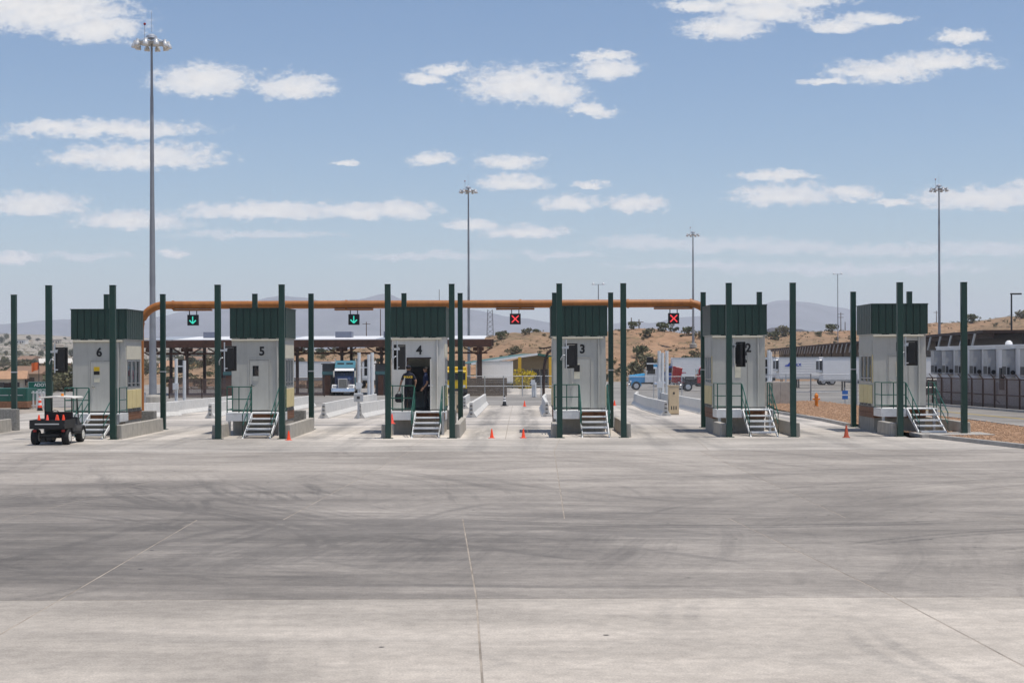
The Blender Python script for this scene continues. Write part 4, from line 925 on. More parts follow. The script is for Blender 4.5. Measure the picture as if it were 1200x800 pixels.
# ------------------------------------------------------------------ utility cart
def wheel(parent, x, y, r, w, rim='white', hub=True):
    t = MB().lathe([(r * 0.55, -w / 2), (r * 0.92, -w / 2), (r, -w * 0.3), (r, w * 0.3), (r * 0.92, w / 2), (r * 0.55, w / 2)], 20, (0, 0, 0), 'x').build('wheel', MT['rubber'], parent, smooth='auto', loc=(x, y, r))
    MB().lathe([(r * 0.60, -w * 0.52), (r * 0.54, -w * 0.55), (r * 0.46, -w * 0.515), (r * 0.2, -w * 0.53), (r * 0.16, -w * 0.58), (r * 0.16, w * 0.58), (r * 0.2, w * 0.53), (r * 0.46, w * 0.515), (r * 0.54, w * 0.55), (r * 0.60, w * 0.52)], 16, (0, 0, 0), 'x').build('rim', MT[rim], t, smooth='auto')
    return t
def cart():
    g = gp(56, 521.5); t = empty('utility_cart', (g[0], g[1] + 0.15, 0), R(0.5), 'black utility cart with white canopy and cones in its bed', 'utility cart')
    for (x, y) in ((-0.56, 0.25), (0.56, 0.25), (-0.54, 2.10), (0.54, 2.10)): wheel(t, x, y, 0.29, 0.24, 'offwhite')
    mb = MB(); mb.box(-0.36, 0.36, 0.02, 2.35, 0.28, 0.42); mb.box(-0.10, 0.10, -0.05, 0.5, 0.16, 0.30); mb.build('chassis', MT['black'], t, bevel=0.02)
    mb = MB(); mb.box(-0.30, -0.14, -0.02, 0.34, 0.10, 0.26); mb.cyl((-0.45, 0.25, 0.29), (0.45, 0.25, 0.29), 0.05); mb.build('axle', MT['black'], t)
    bl, bh = 1.12, 0.92                                         # cargo bed
    mb = MB(); mb.box(-0.64, 0.64, -0.28, bl, 0.60, 0.64); mb.box(-0.64, -0.60, -0.28, bl, 0.64, bh); mb.box(0.60, 0.64, -0.28, bl, 0.64, bh); mb.box(-0.60, 0.60, bl - 0.04, bl, 0.64, bh)
    mb.build('cargo_bed', MT['black'], t)
    tg = MB().box(-0.60, 0.60, -0.28, -0.24, 0.64, bh).build('tailgate', MT['black'], t, bevel=0.008)
    MB().box(-0.44, 0.44, -0.291, -0.281, 0.755, 0.80).build('badge', MT['alu'], tg)
    mb = MB()
    for x in (-0.64, 0.60): mb.box(x, x + 0.04, -0.29, -0.27, 0.70, 0.78)
    mb.build('latch', MT['dark'], tg)
    mb = MB(); mb.box(-0.55, 0.55, 1.16, 1.62, 0.42, 0.72); mb.build('seat_base', MT['dark'], t, bevel=0.03)
    mb = MB(); mb.box(-0.53, 0.53, 1.18, 1.62, 0.72, 0.83); mb.build('seat', MT['black'], t, bevel=0.04)
    mb = MB(); mb.box(-0.53, 0.53, 1.14, 1.24, 0.86, 1.18); mb.build('backrest', MT['black'], t, bevel=0.04)
    mb = MB(); mb.prism([(1.62, 0.36), (2.05, 0.36), (2.30, 0.40), (2.52, 0.46), (2.50, 0.68), (2.28, 0.90), (2.02, 0.96), (1.98, 0.46), (1.62, 0.42)], 'x', -0.46, 0.46); mb.build('hood', MT['dark'], t, bevel=0.03)
    for s in (-1, 1):
        a = [(2.10 + 0.36 * math.cos(R(q)), 0.29 + 0.36 * math.sin(R(q))) for q in range(10, 175, 18)]
        b = [(2.10 + 0.31 * math.cos(R(q)), 0.29 + 0.31 * math.sin(R(q))) for q in range(172, 8, -18)]
        x0, x1 = sorted((0.42 * s, 0.67 * s)); MB().prism(a + b, 'x', x0, x1).build('fender', MT['dark'], t)
        x0, x1 = sorted((0.44 * s, 0.60 * s)); MB().box(x0, x1, 0.62, 1.80, 0.34, 0.38).build('step', MT['black'], t)
    mb = MB(); mb.tube([(-0.28, 2.0, 0.85), (-0.28, 1.78, 1.05)], 0.02)
    pts = [(-0.28 + 0.17 * math.cos(R(q * 30)), 1.76 - 0.07 * math.sin(R(q * 30)), 1.06 + 0.155 * math.sin(R(q * 30))) for q in range(13)]; mb.tube(pts, 0.016, 6); mb.build('steering_wheel', MT['black'], t, smooth=True)
    mb = MB()
    for x in (-0.50, 0.50): mb.tube([(x, 1.16, 0.60), (x, 1.14, 1.69)], 0.024); mb.tube([(x, 2.02, 0.90), (x * 0.98, 1.86, 1.69)], 0.024)
    mb.build('canopy_frame', MT['black'], t, smooth='auto')
    mb = MB(); n = 8; pr = [(-0.66, 1.68), (-0.62, 1.735), (0, 1.765), (0.62, 1.735), (0.66, 1.68), (0.60, 1.69), (0, 1.715), (-0.60, 1.69)]; mb.prism(pr, 'y', 0.78, 2.18); mb.build('canopy', MT['offwhite'], t, bevel=0.012)
    mb = MB(); mb.cyl((0.15, 1.15, 1.765), (0.15, 1.15, 1.86), 0.06, 0.045); mb.build('beacon', MT['amber'], t, smooth='auto')
    for s in (-1, 1): MB().box(s * 0.52 - 0.06, s * 0.52 + 0.06, -0.05, -0.02, 0.48, 0.56).build('tail_light', M('red lens', (0.35, 0.01, 0.01), 0.3), t)
    Mx = Matrix.Translation(t.location) @ Matrix.Rotation(R(0.5), 4, 'Z')
    for k, (x, y, m, w) in enumerate(((-0.42, 0.15, 'cone', 'leftmost'), (-0.10, 0.10, 'cone_pink', 'second from the left'), (0.16, 0.35, 'cone_pink', 'middle'), (0.30, 0.10, 'cone', 'fourth from the left'), (0.46, 0.25, 'cone', 'rightmost'))):
        p = Mx @ Vector((x, y, 0.641)); cone(tuple(p), 0.46, f'orange cone in the bed of the cart, the {w} of them', mat=m, tilt=(0, 0.04, -0.05, 0.06, 0.03)[k])
cart()

# ------------------------------------------------------------------ people
def person(name, label, loc, rz, pose, shirt, trouser, cap=None, hair=True, short=True):
    """one continuous skinned body; facing local -Y; pose gives elbow and hand points"""
    J = dict(pel=(0, 0, 0.98), wai=(0, -0.005, 1.10), che=(0, 0.0, 1.30), sho=(0, 0.01, 1.45), nec=(0, 0.0, 1.54), hb=(0, -0.01, 1.62), hc=(0, -0.015, 1.70), ht=(0, 0.0, 1.765))
    rad = dict(pel=0.155, wai=0.148, che=0.165, sho=0.11, nec=0.058, hb=0.075, hc=0.094, ht=0.06)
    E = [('pel', 'wai'), ('wai', 'che'), ('che', 'sho'), ('sho', 'nec'), ('nec', 'hb'), ('hb', 'hc'), ('hc', 'ht')]
    for s, k in ((1, 'l'), (-1, 'r')):
        sh = (0.185 * s, 0.01, 1.42); el, ha = pose[k]
        d = (Vector(ha) - Vector(el)).normalized(); wr = Vector(el) + d * 0.25; pm = wr + d * 0.06; kn = wr + d * 0.095
        J.update({k + 'sh': sh, k + 'el': el, k + 'wr': tuple(wr), k + 'pm': tuple(pm), k + 'kn': tuple(kn)})
        rad.update({k + 'sh': 0.072, k + 'el': 0.046, k + 'wr': 0.030, k + 'pm': 0.036, k + 'kn': 0.032})
        E += [('sho', k + 'sh'), (k + 'sh', k + 'el'), (k + 'el', k + 'wr'), (k + 'wr', k + 'pm'), (k + 'pm', k + 'kn')]
        side = Vector((0, -1, 0)); side = (side - d * side.dot(d)).normalized(); inw = d.cross(side) * s
        for f, (o, L) in enumerate(((0.027, 0.072), (0.009, 0.08), (-0.009, 0.074), (-0.027, 0.058))):
            a = kn + side * o; b = a + d * L * 0.55 ; c = b + (d * 0.75 - inw * 0.6) * L * 0.5
            J.update({f'{k}f{f}a': tuple(a + d * 0.012), f'{k}f{f}b': tuple(b), f'{k}f{f}c': tuple(c)}); rad.update({f'{k}f{f}a': 0.0105, f'{k}f{f}b': 0.0095, f'{k}f{f}c': 0.008})
            E += [(k + 'kn', f'{k}f{f}a'), (f'{k}f{f}a', f'{k}f{f}b'), (f'{k}f{f}b', f'{k}f{f}c')]
        a = pm + side * 0.038; b = a + (d + side * 0.6).normalized() * 0.045
        J.update({k + 'ta': tuple(a), k + 'tb': tuple(b)}); rad.update({k + 'ta': 0.014, k + 'tb': 0.010}); E += [(k + 'pm', k + 'ta'), (k + 'ta', k + 'tb')]
        ft = pose.get('feet', {}).get(k, (0.10 * s, 0.0))
        J.update({k + 'hi': (0.095 * s, 0.005, 0.90), k + 'kne': (0.095 * s * 0.5 + ft[0] * 0.5, ft[1] * 0.4 - 0.015, 0.50), k + 'ca': (ft[0] * 0.8 + 0.02 * s, ft[1] * 0.75 + 0.02, 0.34), k + 'an': (ft[0], ft[1] + 0.02, 0.09), k + 'to': (ft[0] + 0.02 * s, ft[1] - 0.13, 0.045)})
        rad.update({k + 'hi': 0.102, k + 'kne': 0.066, k + 'ca': 0.068, k + 'an': 0.046, k + 'to': 0.044})
        E += [('pel', k + 'hi'), (k + 'hi', k + 'kne'), (k + 'kne', k + 'ca'), (k + 'ca', k + 'an'), (k + 'an', k + 'to')]
    names = list(J); me = bpy.data.meshes.new('person'); me.from_pydata([J[q] for q in names], [(names.index(a), names.index(b)) for a, b in E], [])
    o = bpy.data.objects.new(name, me); COL.objects.link(o)
    md = o.modifiers.new('skin', 'SKIN'); md.use_smooth_shade = True
    sv = me.skin_vertices[0].data
    for i, q in enumerate(names): sv[i].radius = (rad[q], rad[q]); sv[i].use_root = (q == 'pel')
    o.modifiers.new('sub', 'SUBSURF').levels = 2; o.modifiers['sub'].render_levels = 2
    dg = bpy.context.evaluated_depsgraph_get(); m2 = bpy.data.meshes.new_from_object(o.evaluated_get(dg)); o.modifiers.clear(); o.data = m2
    m2.materials.clear()
    for m in (shirt, trouser, MT['skin'], MT['black']): m2.materials.append(m)
    segs = [(Vector(J[a]), Vector(J[b]), a, b) for a, b in E]
    def near(c):
        best = None
        for A, B, a, b in segs:
            t = max(0, min(1, (c - A).dot(B - A) / max(1e-9, (B - A).length_squared))); d = (c - (A + (B - A) * t)).length - rad[a] * 0.6
            if best is None or d < best[0]: best = (d, a, b, t)
        return best
    for v in m2.vertices:                                   # flatten the trunk front to back
        if 0.92 < v.co.z < 1.50 and abs(v.co.x) < 0.19 and abs(v.co.y) < 0.2: v.co.y *= 0.80
    for q in m2.polygons:
        q.use_smooth = True; _, a, b, t = near(q.center); i = 0
        if a in ('nec', 'hb', 'hc') : i = 2
        elif b[1:] == 'el': i = 0 if (t < 0.72 or not short) else 2
        elif b[1:] == 'wr': i = 2 if short else 0
        elif a[1:] in ('wr', 'pm', 'kn', 'ta') or (len(a) > 2 and a[1] == 'f' and a[2:3].isdigit()): i = 2
        elif b[1:] == 'to': i = 3
        elif b[1:] in ('kne', 'ca', 'an') or (b[1:] == 'hi' and q.center.z < 0.99): i = 1
        elif a == 'pel' and q.center.z < 1.0: i = 1
        q.material_index = i
    o.location = loc; o.rotation_euler = (0, 0, rz); tag(o, label, 'person')
    if hair: 
        mb = MB(); mb.ball((0, 0.012, 1.715), 0.100, 0.112, 0.092, 14, 8); mb.v = [(x, y if y > -0.075 else -0.075, max(z, 1.66 + 0.05 * (y < -0.02))) for x, y, z in mb.v]; mb.build('hair', MT['hair'], o, smooth=True, recalc=False)
    if cap:
        mb = MB(); mb.ball((0, 0.005, 1.735), 0.104, 0.114, 0.080, 14, 8); mb.v = [(x, y, max(z, 1.725)) for x, y, z in mb.v]; mb.build('cap', cap, o, smooth=True, recalc=False)
    mb = MB()                                               # nose, ears
    mb.ball((0, -0.112, 1.685), 0.015, 0.02, 0.025, 8, 5); mb.build('nose', MT['skin'], o, smooth=True)
    for s in (-1, 1): MB().ball((0.092 * s, 0.0, 1.69), 0.012, 0.022, 0.032, 8, 5).build('ear', MT['skin'], o, smooth=True)
    for s in (-1, 1): MB().ball((0.034 * s, -0.097, 1.712), 0.011, 0.008, 0.007, 8, 5).build('eye', MT['black'], o, smooth=True)
    MB().box(-0.025, 0.025, -0.105, -0.098, 1.636, 1.642).build('mouth', M('lips', (0.25, 0.10, 0.08), 0.6), o)
    MB().lathe([(0.155, 1.005), (0.157, 1.05)], 18).build('belt', MT['black'], o, smooth='auto')
    bl = o.children[-1]; bl.scale = (1.02, 0.86, 1)
    return o
z4 = ZP + (2 - 2.5) * 0.022
x4 = GX(478.5, 62.9)
p1 = person('person', 'officer in dark uniform with yellow back print, facing the door of booth four', (x4, 63.0, z4), R(178),
            dict(l=((0.29, 0.03, 1.15), (0.36, -0.02, 0.88)), r=((-0.30, 0.06, 1.17), (-0.25, -0.16, 1.03)), feet=dict(l=(0.12, 0.02), r=(-0.14, -0.03))), MT['navy'], MT['trouser'], cap=MT['navy'])
p1.scale = (1.04, 1.04, 1.04)
text_mesh('POLICE', 0.105, MT['print_yellow'], 'back_print', p1, (0, 0.148, 1.345), (R(84), 0, R(180)), 0.004, 0.004)
tb = empty('duffel_bag', (x4 - 0.36, 62.80, z4), R(20), 'black bag carried by the officer seen from behind', 'bag')
tb.location = (x4 - 0.39, 63.02, z4 + 0.38)
MB().box(-0.16, 0.16, -0.12, 0.12, -0.02, 0.34).build('bag_body', MT['trouser'], tb, bevel=0.06)
MB().tube([(-0.09, 0, 0.33), (-0.06, 0, 0.42), (0.04, 0, 0.44), (0.08, 0, 0.33)], 0.012, 6).build('strap', MT['black'], tb, smooth=True)
x5 = GX(499.5, 63.9)
p2 = person('person', 'man in blue shirt and dark trousers standing in the open doorway', (x5, 63.72, z4 + 0.0), R(-78),
            dict(l=((0.24, 0.03, 1.15), (0.22, -0.14, 0.93)), r=((-0.24, 0.03, 1.15), (-0.20, -0.10, 0.92)), feet=dict(l=(0.09, -0.04), r=(-0.09, 0.06))), MT['navy_blue'], MT['trouser'])
p2.location.y = 63.55
x6 = ISL[0] + BOX
p3 = person('person', 'person in a red shirt inside booth six behind the side window', (x6 + 0.86, 65.62, ZP - 2.5 * 0.022 + 0.27), R(90),
            dict(l=((0.27, 0.02, 1.16), (0.30, -0.05, 0.90)), r=((-0.27, 0.02, 1.16), (-0.30, -0.05, 0.90))), MT['red_cloth'], MT['trouser'])

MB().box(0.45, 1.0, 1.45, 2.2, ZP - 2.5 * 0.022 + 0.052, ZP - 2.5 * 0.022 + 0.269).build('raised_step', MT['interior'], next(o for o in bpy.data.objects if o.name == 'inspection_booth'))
# ------------------------------------------------------------------ masts and lamps
def high_mast(px, top_py, Y, label, heads=10, rbase=0.27, rtop=0.075, beacon=True):
    g = road_z(Y) if Y < 262 else ground_z(GX(px, Y), Y); top = P(px, top_py, Y).z; h = top - g
    t = empty('light_mast', (GX(px, Y), Y, g), 0, label, 'light mast', 'tall light masts')
    n = 6
    for k in range(n):
        a, b = k / n, (k + 1) / n
        MB().cyl((0, 0, max(0.9, h * a) if k == 0 else h * a), (0, 0, h * b + (0.3 if k < n - 1 else 0)), rbase + (rtop - rbase) * a + 0.012 * (k % 2 == 0), rbase + (rtop - rbase) * b + 0.012 * (k % 2 == 0), 16).build('pole_section', MT['mast'], t, smooth='auto')
    MB().lathe([(0.75, 0.0), (0.75, 0.75), (0.6, 0.75), (0.5, 0.90)], 16).build('footing', MT['block'], t)
    MB().lathe([(0.05, h - 0.35), (1.05, h - 0.35), (1.05, h - 0.28), (0.05, h - 0.28)], 20).build('ring', MT['galv'], t)
    MB().lathe([(0.22, h), (0.42, h + 0.05), (0.38, h + 0.22), (0.15, h + 0.36), (0.02, h + 0.4)], 14).build('top_dome', MT['galv'], t, smooth='auto')
    sh = MB().lathe([(0.20, -0.26), (0.22, -0.22), (0.20, -0.02), (0.13, 0.10), (0.13, 0.26), (0.04, 0.30)], 12).mesh('lamp_head', MT['lamp'], smooth='auto')
    for k in range(heads):
        a = 2 * math.pi * (k + 0.3) / heads; L = put('lamp_head', sh, t, (math.cos(a) * 1.2, math.sin(a) * 1.2, h - 0.42)); L.rotation_euler = (R(10) * math.sin(a), -R(10) * math.cos(a), 0)
    mb = MB()
    for k in range(3):
        a = 2.1 * k; mb.cyl((math.cos(a) * 0.3, math.sin(a) * 0.3, h + 0.05), (math.cos(a) * 1.3, math.sin(a) * 1.3, h - 0.3), 0.03, n=6)
    mb.build('brace', MT['galv'], t)
    if beacon:
        MB().cyl((-0.5, 0, h - 0.28), (-0.5, 0, h + 1.0), 0.025, n=6).build('beacon_stem', MT['galv'], t); MB().ball((-0.5, 0, h + 1.1), 0.10).build('beacon', M('red beacon glass', (0.25, 0.01, 0.02), 0.3), t)
    MB().cyl((0, 0, h + 0.5), (0, 0, h + 2.0), 0.015, n=6).build('lightning_rod', MT['galv'], t)
MT['mast'] = M('weathered galvanised steel', (0.30, 0.31, 0.33), 0.5, 0.55, var=0.15, vs=0.7)
MT['lamp'] = M('spun aluminium lamp', (0.72, 0.72, 0.70), 0.35, 0.4, var=0.1)
high_mast(179, 46, 112, 'tallest light mast, standing behind booth six')
high_mast(549.5, 221, 228, 'light mast rising behind booth four', 8, 0.23, 0.10)
high_mast(812.5, 273, 308, 'farthest thin light mast left of booth two', 8, 0.25, 0.10)
high_mast(1101, 219, 222, 'light mast rising behind booth one', 8, 0.23, 0.10)
def lamp_pole(px, top_py, Y, label, style):
    g = ground_z(GX(px, Y), Y) if Y > 205 else road_z(Y); h = P(px, top_py, Y).z - g
    t = empty('lamp_post', (GX(px, Y), Y, g), 0, label, 'lamp post', 'smaller lamp posts')
    MB().cyl((0, 0, 0), (0, 0, h), 0.13, 0.09, 10).build('pole', MT['mast'] if style == 2 else MT['dark'], t, smooth='auto')
    MB().cyl((0, 0, 0), (0, 0, 0.6), 0.3, n=12).build('footing', MT['block'], t)
    if style == 2:
        MB().bar((-1.0, 0, h - 0.05), (1.0, 0, h - 0.05), 0.08).build('crossarm', MT['mast'], t)
        for s in (-1, 1): MB().lathe([(0.30, -0.22), (0.26, 0.0), (0.12, 0.2)], 10, (s * 1.0, 0, h + 0.1)).build('lamp_head', MT['lamp'], t, smooth='auto')
    else:
        MB().box(-0.1, 1.1, -0.18, 0.18, h - 0.02, h + 0.16).build('lamp_head', MT['dark'], t, bevel=0.03)
lamp_pole(982, 321, 390, 'double headed lamp post between booths two and one', 2)
lamp_pole(701.5, 333, 300, 'double headed lamp post just right of booth three', 2)
lamp_pole(1185.5, 345, 170, 'dark single arm lamp post at the right edge', 1)
# ------------------------------------------------------------------ utility poles and lattice tower on the skyline
def utility_pole(px, top, Y, label, arms=1):
    g = ground_z(GX(px, Y), Y); h = P(px, top, Y).z - g; t = empty('utility_pole', (GX(px, Y), Y, g), R(20), label, 'utility pole', 'utility poles on the skyline')
    MB().cyl((0, 0, -0.3), (0, 0, h), 0.16, 0.11, 8).build('pole', MT['bark'], t)
    for k in range(arms): MB().bar((-1.1, 0, h - 0.6 - k * 1.1), (1.1, 0, h - 0.6 - k * 1.1), 0.14).build('crossarm', MT['bark'], t)
utility_pole(429.5, 377, 420, 'wooden utility pole above the brown canopy'); utility_pole(749, 374, 350, 'wooden utility pole on the hill crest left of booth two')
utility_pole(740, 372, 360, 'thin pole on the hill crest just right of booth three', 0); utility_pole(985.5, 366, 530, 'wooden utility pole beside the double lamp post', 2); utility_pole(1097.5, 364, 530, 'wooden utility pole right of booth one', 1)
utility_pole(515, 339, 600, 'thin mast rising behind the pipe above booth four', 0); utility_pole(446, 362, 420, 'thin grey pole left of booth four', 0)
utility_pole(990.5, 377, 525, 'short pole on the crest left of booth one', 0)
def lattice(px, top, Y, label):
    g = ground_z(GX(px, Y), Y); h = P(px, top, Y).z - g; t = empty('lattice_tower', (GX(px, Y), Y, g), 0, label, 'lattice tower'); c = 4; w = 1.5
    for k in range(c):
        a = R(45 + 90 * k); mb = MB(); mb.cyl((w * math.cos(a), w * math.sin(a), -0.5), (w * 0.6 * math.cos(a), w * 0.6 * math.sin(a), h), 0.10, n=6); mb.build('leg', MT['mast'], t)
    mb = MB(); n = 9
    for q in range(n):
        for k in range(4):
            z0 = h * q / n; z1 = h * (q + 1) / n; f0 = w * (1 - 0.4 * q / n); f1 = w * (1 - 0.4 * (q + 1) / n); a = R(45 + 90 * k); b = R(135 + 90 * k)
            mb.bar((f0 * math.cos(a), f0 * math.sin(a), z0), (f1 * math.cos(b), f1 * math.sin(b), z1), 0.09); mb.bar((f0 * math.cos(b), f0 * math.sin(b), z0), (f1 * math.cos(a), f1 * math.sin(a), z1), 0.09)
    tag(mb.build('lattice_bars', MT['mast'], t), kind='stuff')
lattice(574.5, 363, 420, 'grey lattice radio tower above the hill left of the middle lane')

# ------------------------------------------------------------------ trucks and trailers (front faces local -Y)
def tractor(label, loc, rz, col, top=None, sleeper=True, hood_open=False, visor=True, cabcol=None):
    base = M('truck paint', col, 0.25, var=0.05, spec=0.5, coat=0.6); tp = M('truck cab paint', top or col, 0.25, var=0.05, coat=0.6); cp = M('truck cab shell paint', cabcol or top or col, 0.25, var=0.05, coat=0.6)
    t = empty('semi_truck', loc, rz, label, 'truck')
    mb = MB(); mb.box(-0.45, -0.35, 0.6, 7.0, 0.75, 1.0); mb.box(0.35, 0.45, 0.6, 7.0, 0.75, 1.0); mb.box(-0.35, 0.35, 0.6, 0.8, 0.7, 1.0); mb.box(-0.35, 0.35, 3, 3.2, 0.7, 1.0); mb.box(-0.6, 0.6, 5.4, 6.9, 1.0, 1.1); mb.build('frame', MT['dark'], t)
    MB().prism([(0.0, 0.40), (0.22, 0.34), (0.24, 0.80), (0.06, 0.82)], 'x', -1.22, 1.22).build('bumper', MT['chrome'], t, bevel=0.04)
    def hood_mesh():
        mb = MB(); a = [(-0.52, 0.82), (0.52, 0.82), (0.55, 1.60), (0.42, 1.86), (-0.42, 1.86), (-0.55, 1.60)]; b = [(-0.88, 0.95), (0.88, 0.95), (0.90, 1.80), (0.75, 2.10), (-0.75, 2.10), (-0.90, 1.80)]
        vs = [(x, 0.24, z) for x, z in a] + [(x, 2.15, z) for x, z in b]; mb.add(vs, [tuple(range(6)), tuple(range(11, 5, -1))] + [(i, i + 6, (i + 1) % 6 + 6, (i + 1) % 6) for i in range(6)])
        return mb
    h = hood_mesh().build('hood', base, t, bevel=0.03)
    MB().box(-0.50, 0.50, 0.13, 0.238, 0.80, 1.84).build('grille', MT['chrome'], h, bevel=0.03)
    gr = MB()
    for k in range(9): gr.box(-0.43, 0.43, 0.115, 0.1295, 0.86 + k * 0.10, 0.935 + k * 0.10)
    gr.build('grille_bars', MT['dark'], h)
    for s in (-1, 1):
        a = [(1.05 + 0.66 * math.cos(R(q)), 0.52 + 0.66 * math.sin(R(q))) for q in range(-5, 190, 15)]; b = [(1.05 + 0.57 * math.cos(R(q)), 0.52 + 0.57 * math.sin(R(q))) for q in range(190, -6, -15)]
        x0, x1 = sorted((0.60 * s, 1.20 * s)); MB().prism(a + b, 'x', x0, x1).build('fender', MT['white'] if cabcol else base, h)
        x0, x1 = sorted((0.66 * s, 1.12 * s)); MB().box(x0, x1, 0.28, 0.44, 0.88, 1.16).build('headlight', MT['white'], h, bevel=0.05)
        wheel(t, 1.02 * s, 1.05, 0.52, 0.30, 'alu')
        for y in (5.45, 6.75): wheel(t, 0.95 * s, y, 0.52, 0.55, 'alu')
        MB().cyl((0.95 * s, 3.3, 0.72), (0.95 * s, 5.0, 0.72), 0.32, n=16).build('fuel_tank', MT['chrome'], t, smooth='auto')
        mb = MB(); mb.cyl((1.12 * s, 4.0, 1.0), (1.12 * s, 4.0, 3.95), 0.085, n=10); mb.build('exhaust_stack', MT['chrome'], t, smooth='auto')
        mb = MB(); mb.box(1.15 * s - 0.06, 1.15 * s + 0.10, 2.20, 2.28, 1.95, 2.65); mb.build('mirror', MT['chrome'], t)
    c0, c1 = 2.15, 3.80; W = 1.04
    mb = MB(); vs = [(-W, c0, 0.95), (W, c0, 0.95), (W, c0, 2.0), (-W, c0, 2.0), (-W, c0 + 0.32, 2.85), (W, c0 + 0.32, 2.85), (-W, c1, 0.95), (W, c1, 0.95), (W, c1, 2.85), (-W, c1, 2.85)]
    mb.add(vs, [(0, 1, 2, 3), (3, 2, 5, 4), (4, 5, 8, 9), (6, 9, 8, 7), (0, 6, 7, 1), (1, 7, 8, 5, 2), (0, 3, 4, 9, 6)]); cab = mb.build('cab', cp, t, bevel=0.04)
    for s in (-1, 1):
        x0, x1 = sorted((0.04 * s, 0.96 * s)); sl = 0.32 / 0.85
        MB().add([(x0, c0 + 0.05 * sl - 0.02, 2.05), (x1, c0 + 0.05 * sl - 0.02, 2.05), (x1, c0 + 0.70 * sl - 0.02, 2.70), (x0, c0 + 0.70 * sl - 0.02, 2.70), (x0, c0 + 0.05 * sl + 0.02, 2.05), (x1, c0 + 0.05 * sl + 0.02, 2.05), (x1, c0 + 0.70 * sl + 0.02, 2.70), (x0, c0 + 0.70 * sl + 0.02, 2.70)],
                 [(0, 1, 2, 3), (4, 7, 6, 5), (0, 4, 5, 1), (2, 6, 7, 3), (1, 5, 6, 2), (0, 3, 7, 4)]).build('windscreen', MT['darkglass'], cab)
        MB().prism([(c0 + 0.25, 2.0), (c1 - 0.35, 2.0), (c1 - 0.35, 2.65), (c0 + 0.40, 2.65)], 'x', W * s - 0.012, W * s + 0.012).build('side_window', MT['darkglass'], cab)
        MB().box(W * s - 0.015, W * s + 0.015, c0 + 0.28, c1 - 0.30, 1.88, 1.93).build('door_trim', MT['chrome'], cab)
    if visor: MB().prism([(c0 - 0.12, 2.66), (c0 - 0.10, 2.62), (c0 + 0.34, 2.86), (c0 + 0.30, 2.90)], 'x', -W, W).build('sun_visor', MT['white'] if cabcol else MT['chrome'], t)
    if sleeper:
        mb = MB(); mb.prism([(c1 + 0.02, 0.95), (5.3, 0.95), (5.3, 3.75), (c1 + 0.25, 3.75), (c0 + 0.7, 2.92), (c1 + 0.02, 2.90)], 'x', -1.12, 1.12); sb = mb.build('sleeper', tp, t, bevel=0.05)
        for s in (-1, 1):
            x0, x1 = sorted((0.12 * s, 0.85 * s)); MB().box(x0, x1, c1 - 0.35, c1 - 0.2, 3.15, 3.5).build('sleeper_window', MT['darkglass'], sb)
    else:
        MB().prism([(c0 + 0.4, 2.86), (c1, 2.86), (c1, 3.35), (c1 - 0.2, 3.40)], 'x', -0.95, 0.95).build('roof_fairing', base, t, bevel=0.03)
    if hood_open:
        h.matrix_world = Matrix.Identity(4)
        h.matrix_local = Matrix.Translation((0, 0.15, 0.80)) @ Matrix.Rotation(R(78), 4, 'X') @ Matrix.Translation((0, -0.15, -0.80))
        mb = MB(); mb.box(-0.38, 0.38, 0.7, 2.1, 0.95, 1.55); mb.box(-0.30, 0.30, 0.8, 1.9, 1.55, 1.80); mb.cyl((0.4, 0.9, 1.4), (0.4, 2.0, 1.4), 0.15); mb.cyl((-0.42, 0.9, 1.5), (-0.42, 1.9, 1.5), 0.12); mb.box(-0.42, 0.42, 0.45, 0.6, 0.85, 1.7); mb.build('engine', MT['dark'], t)
    return t
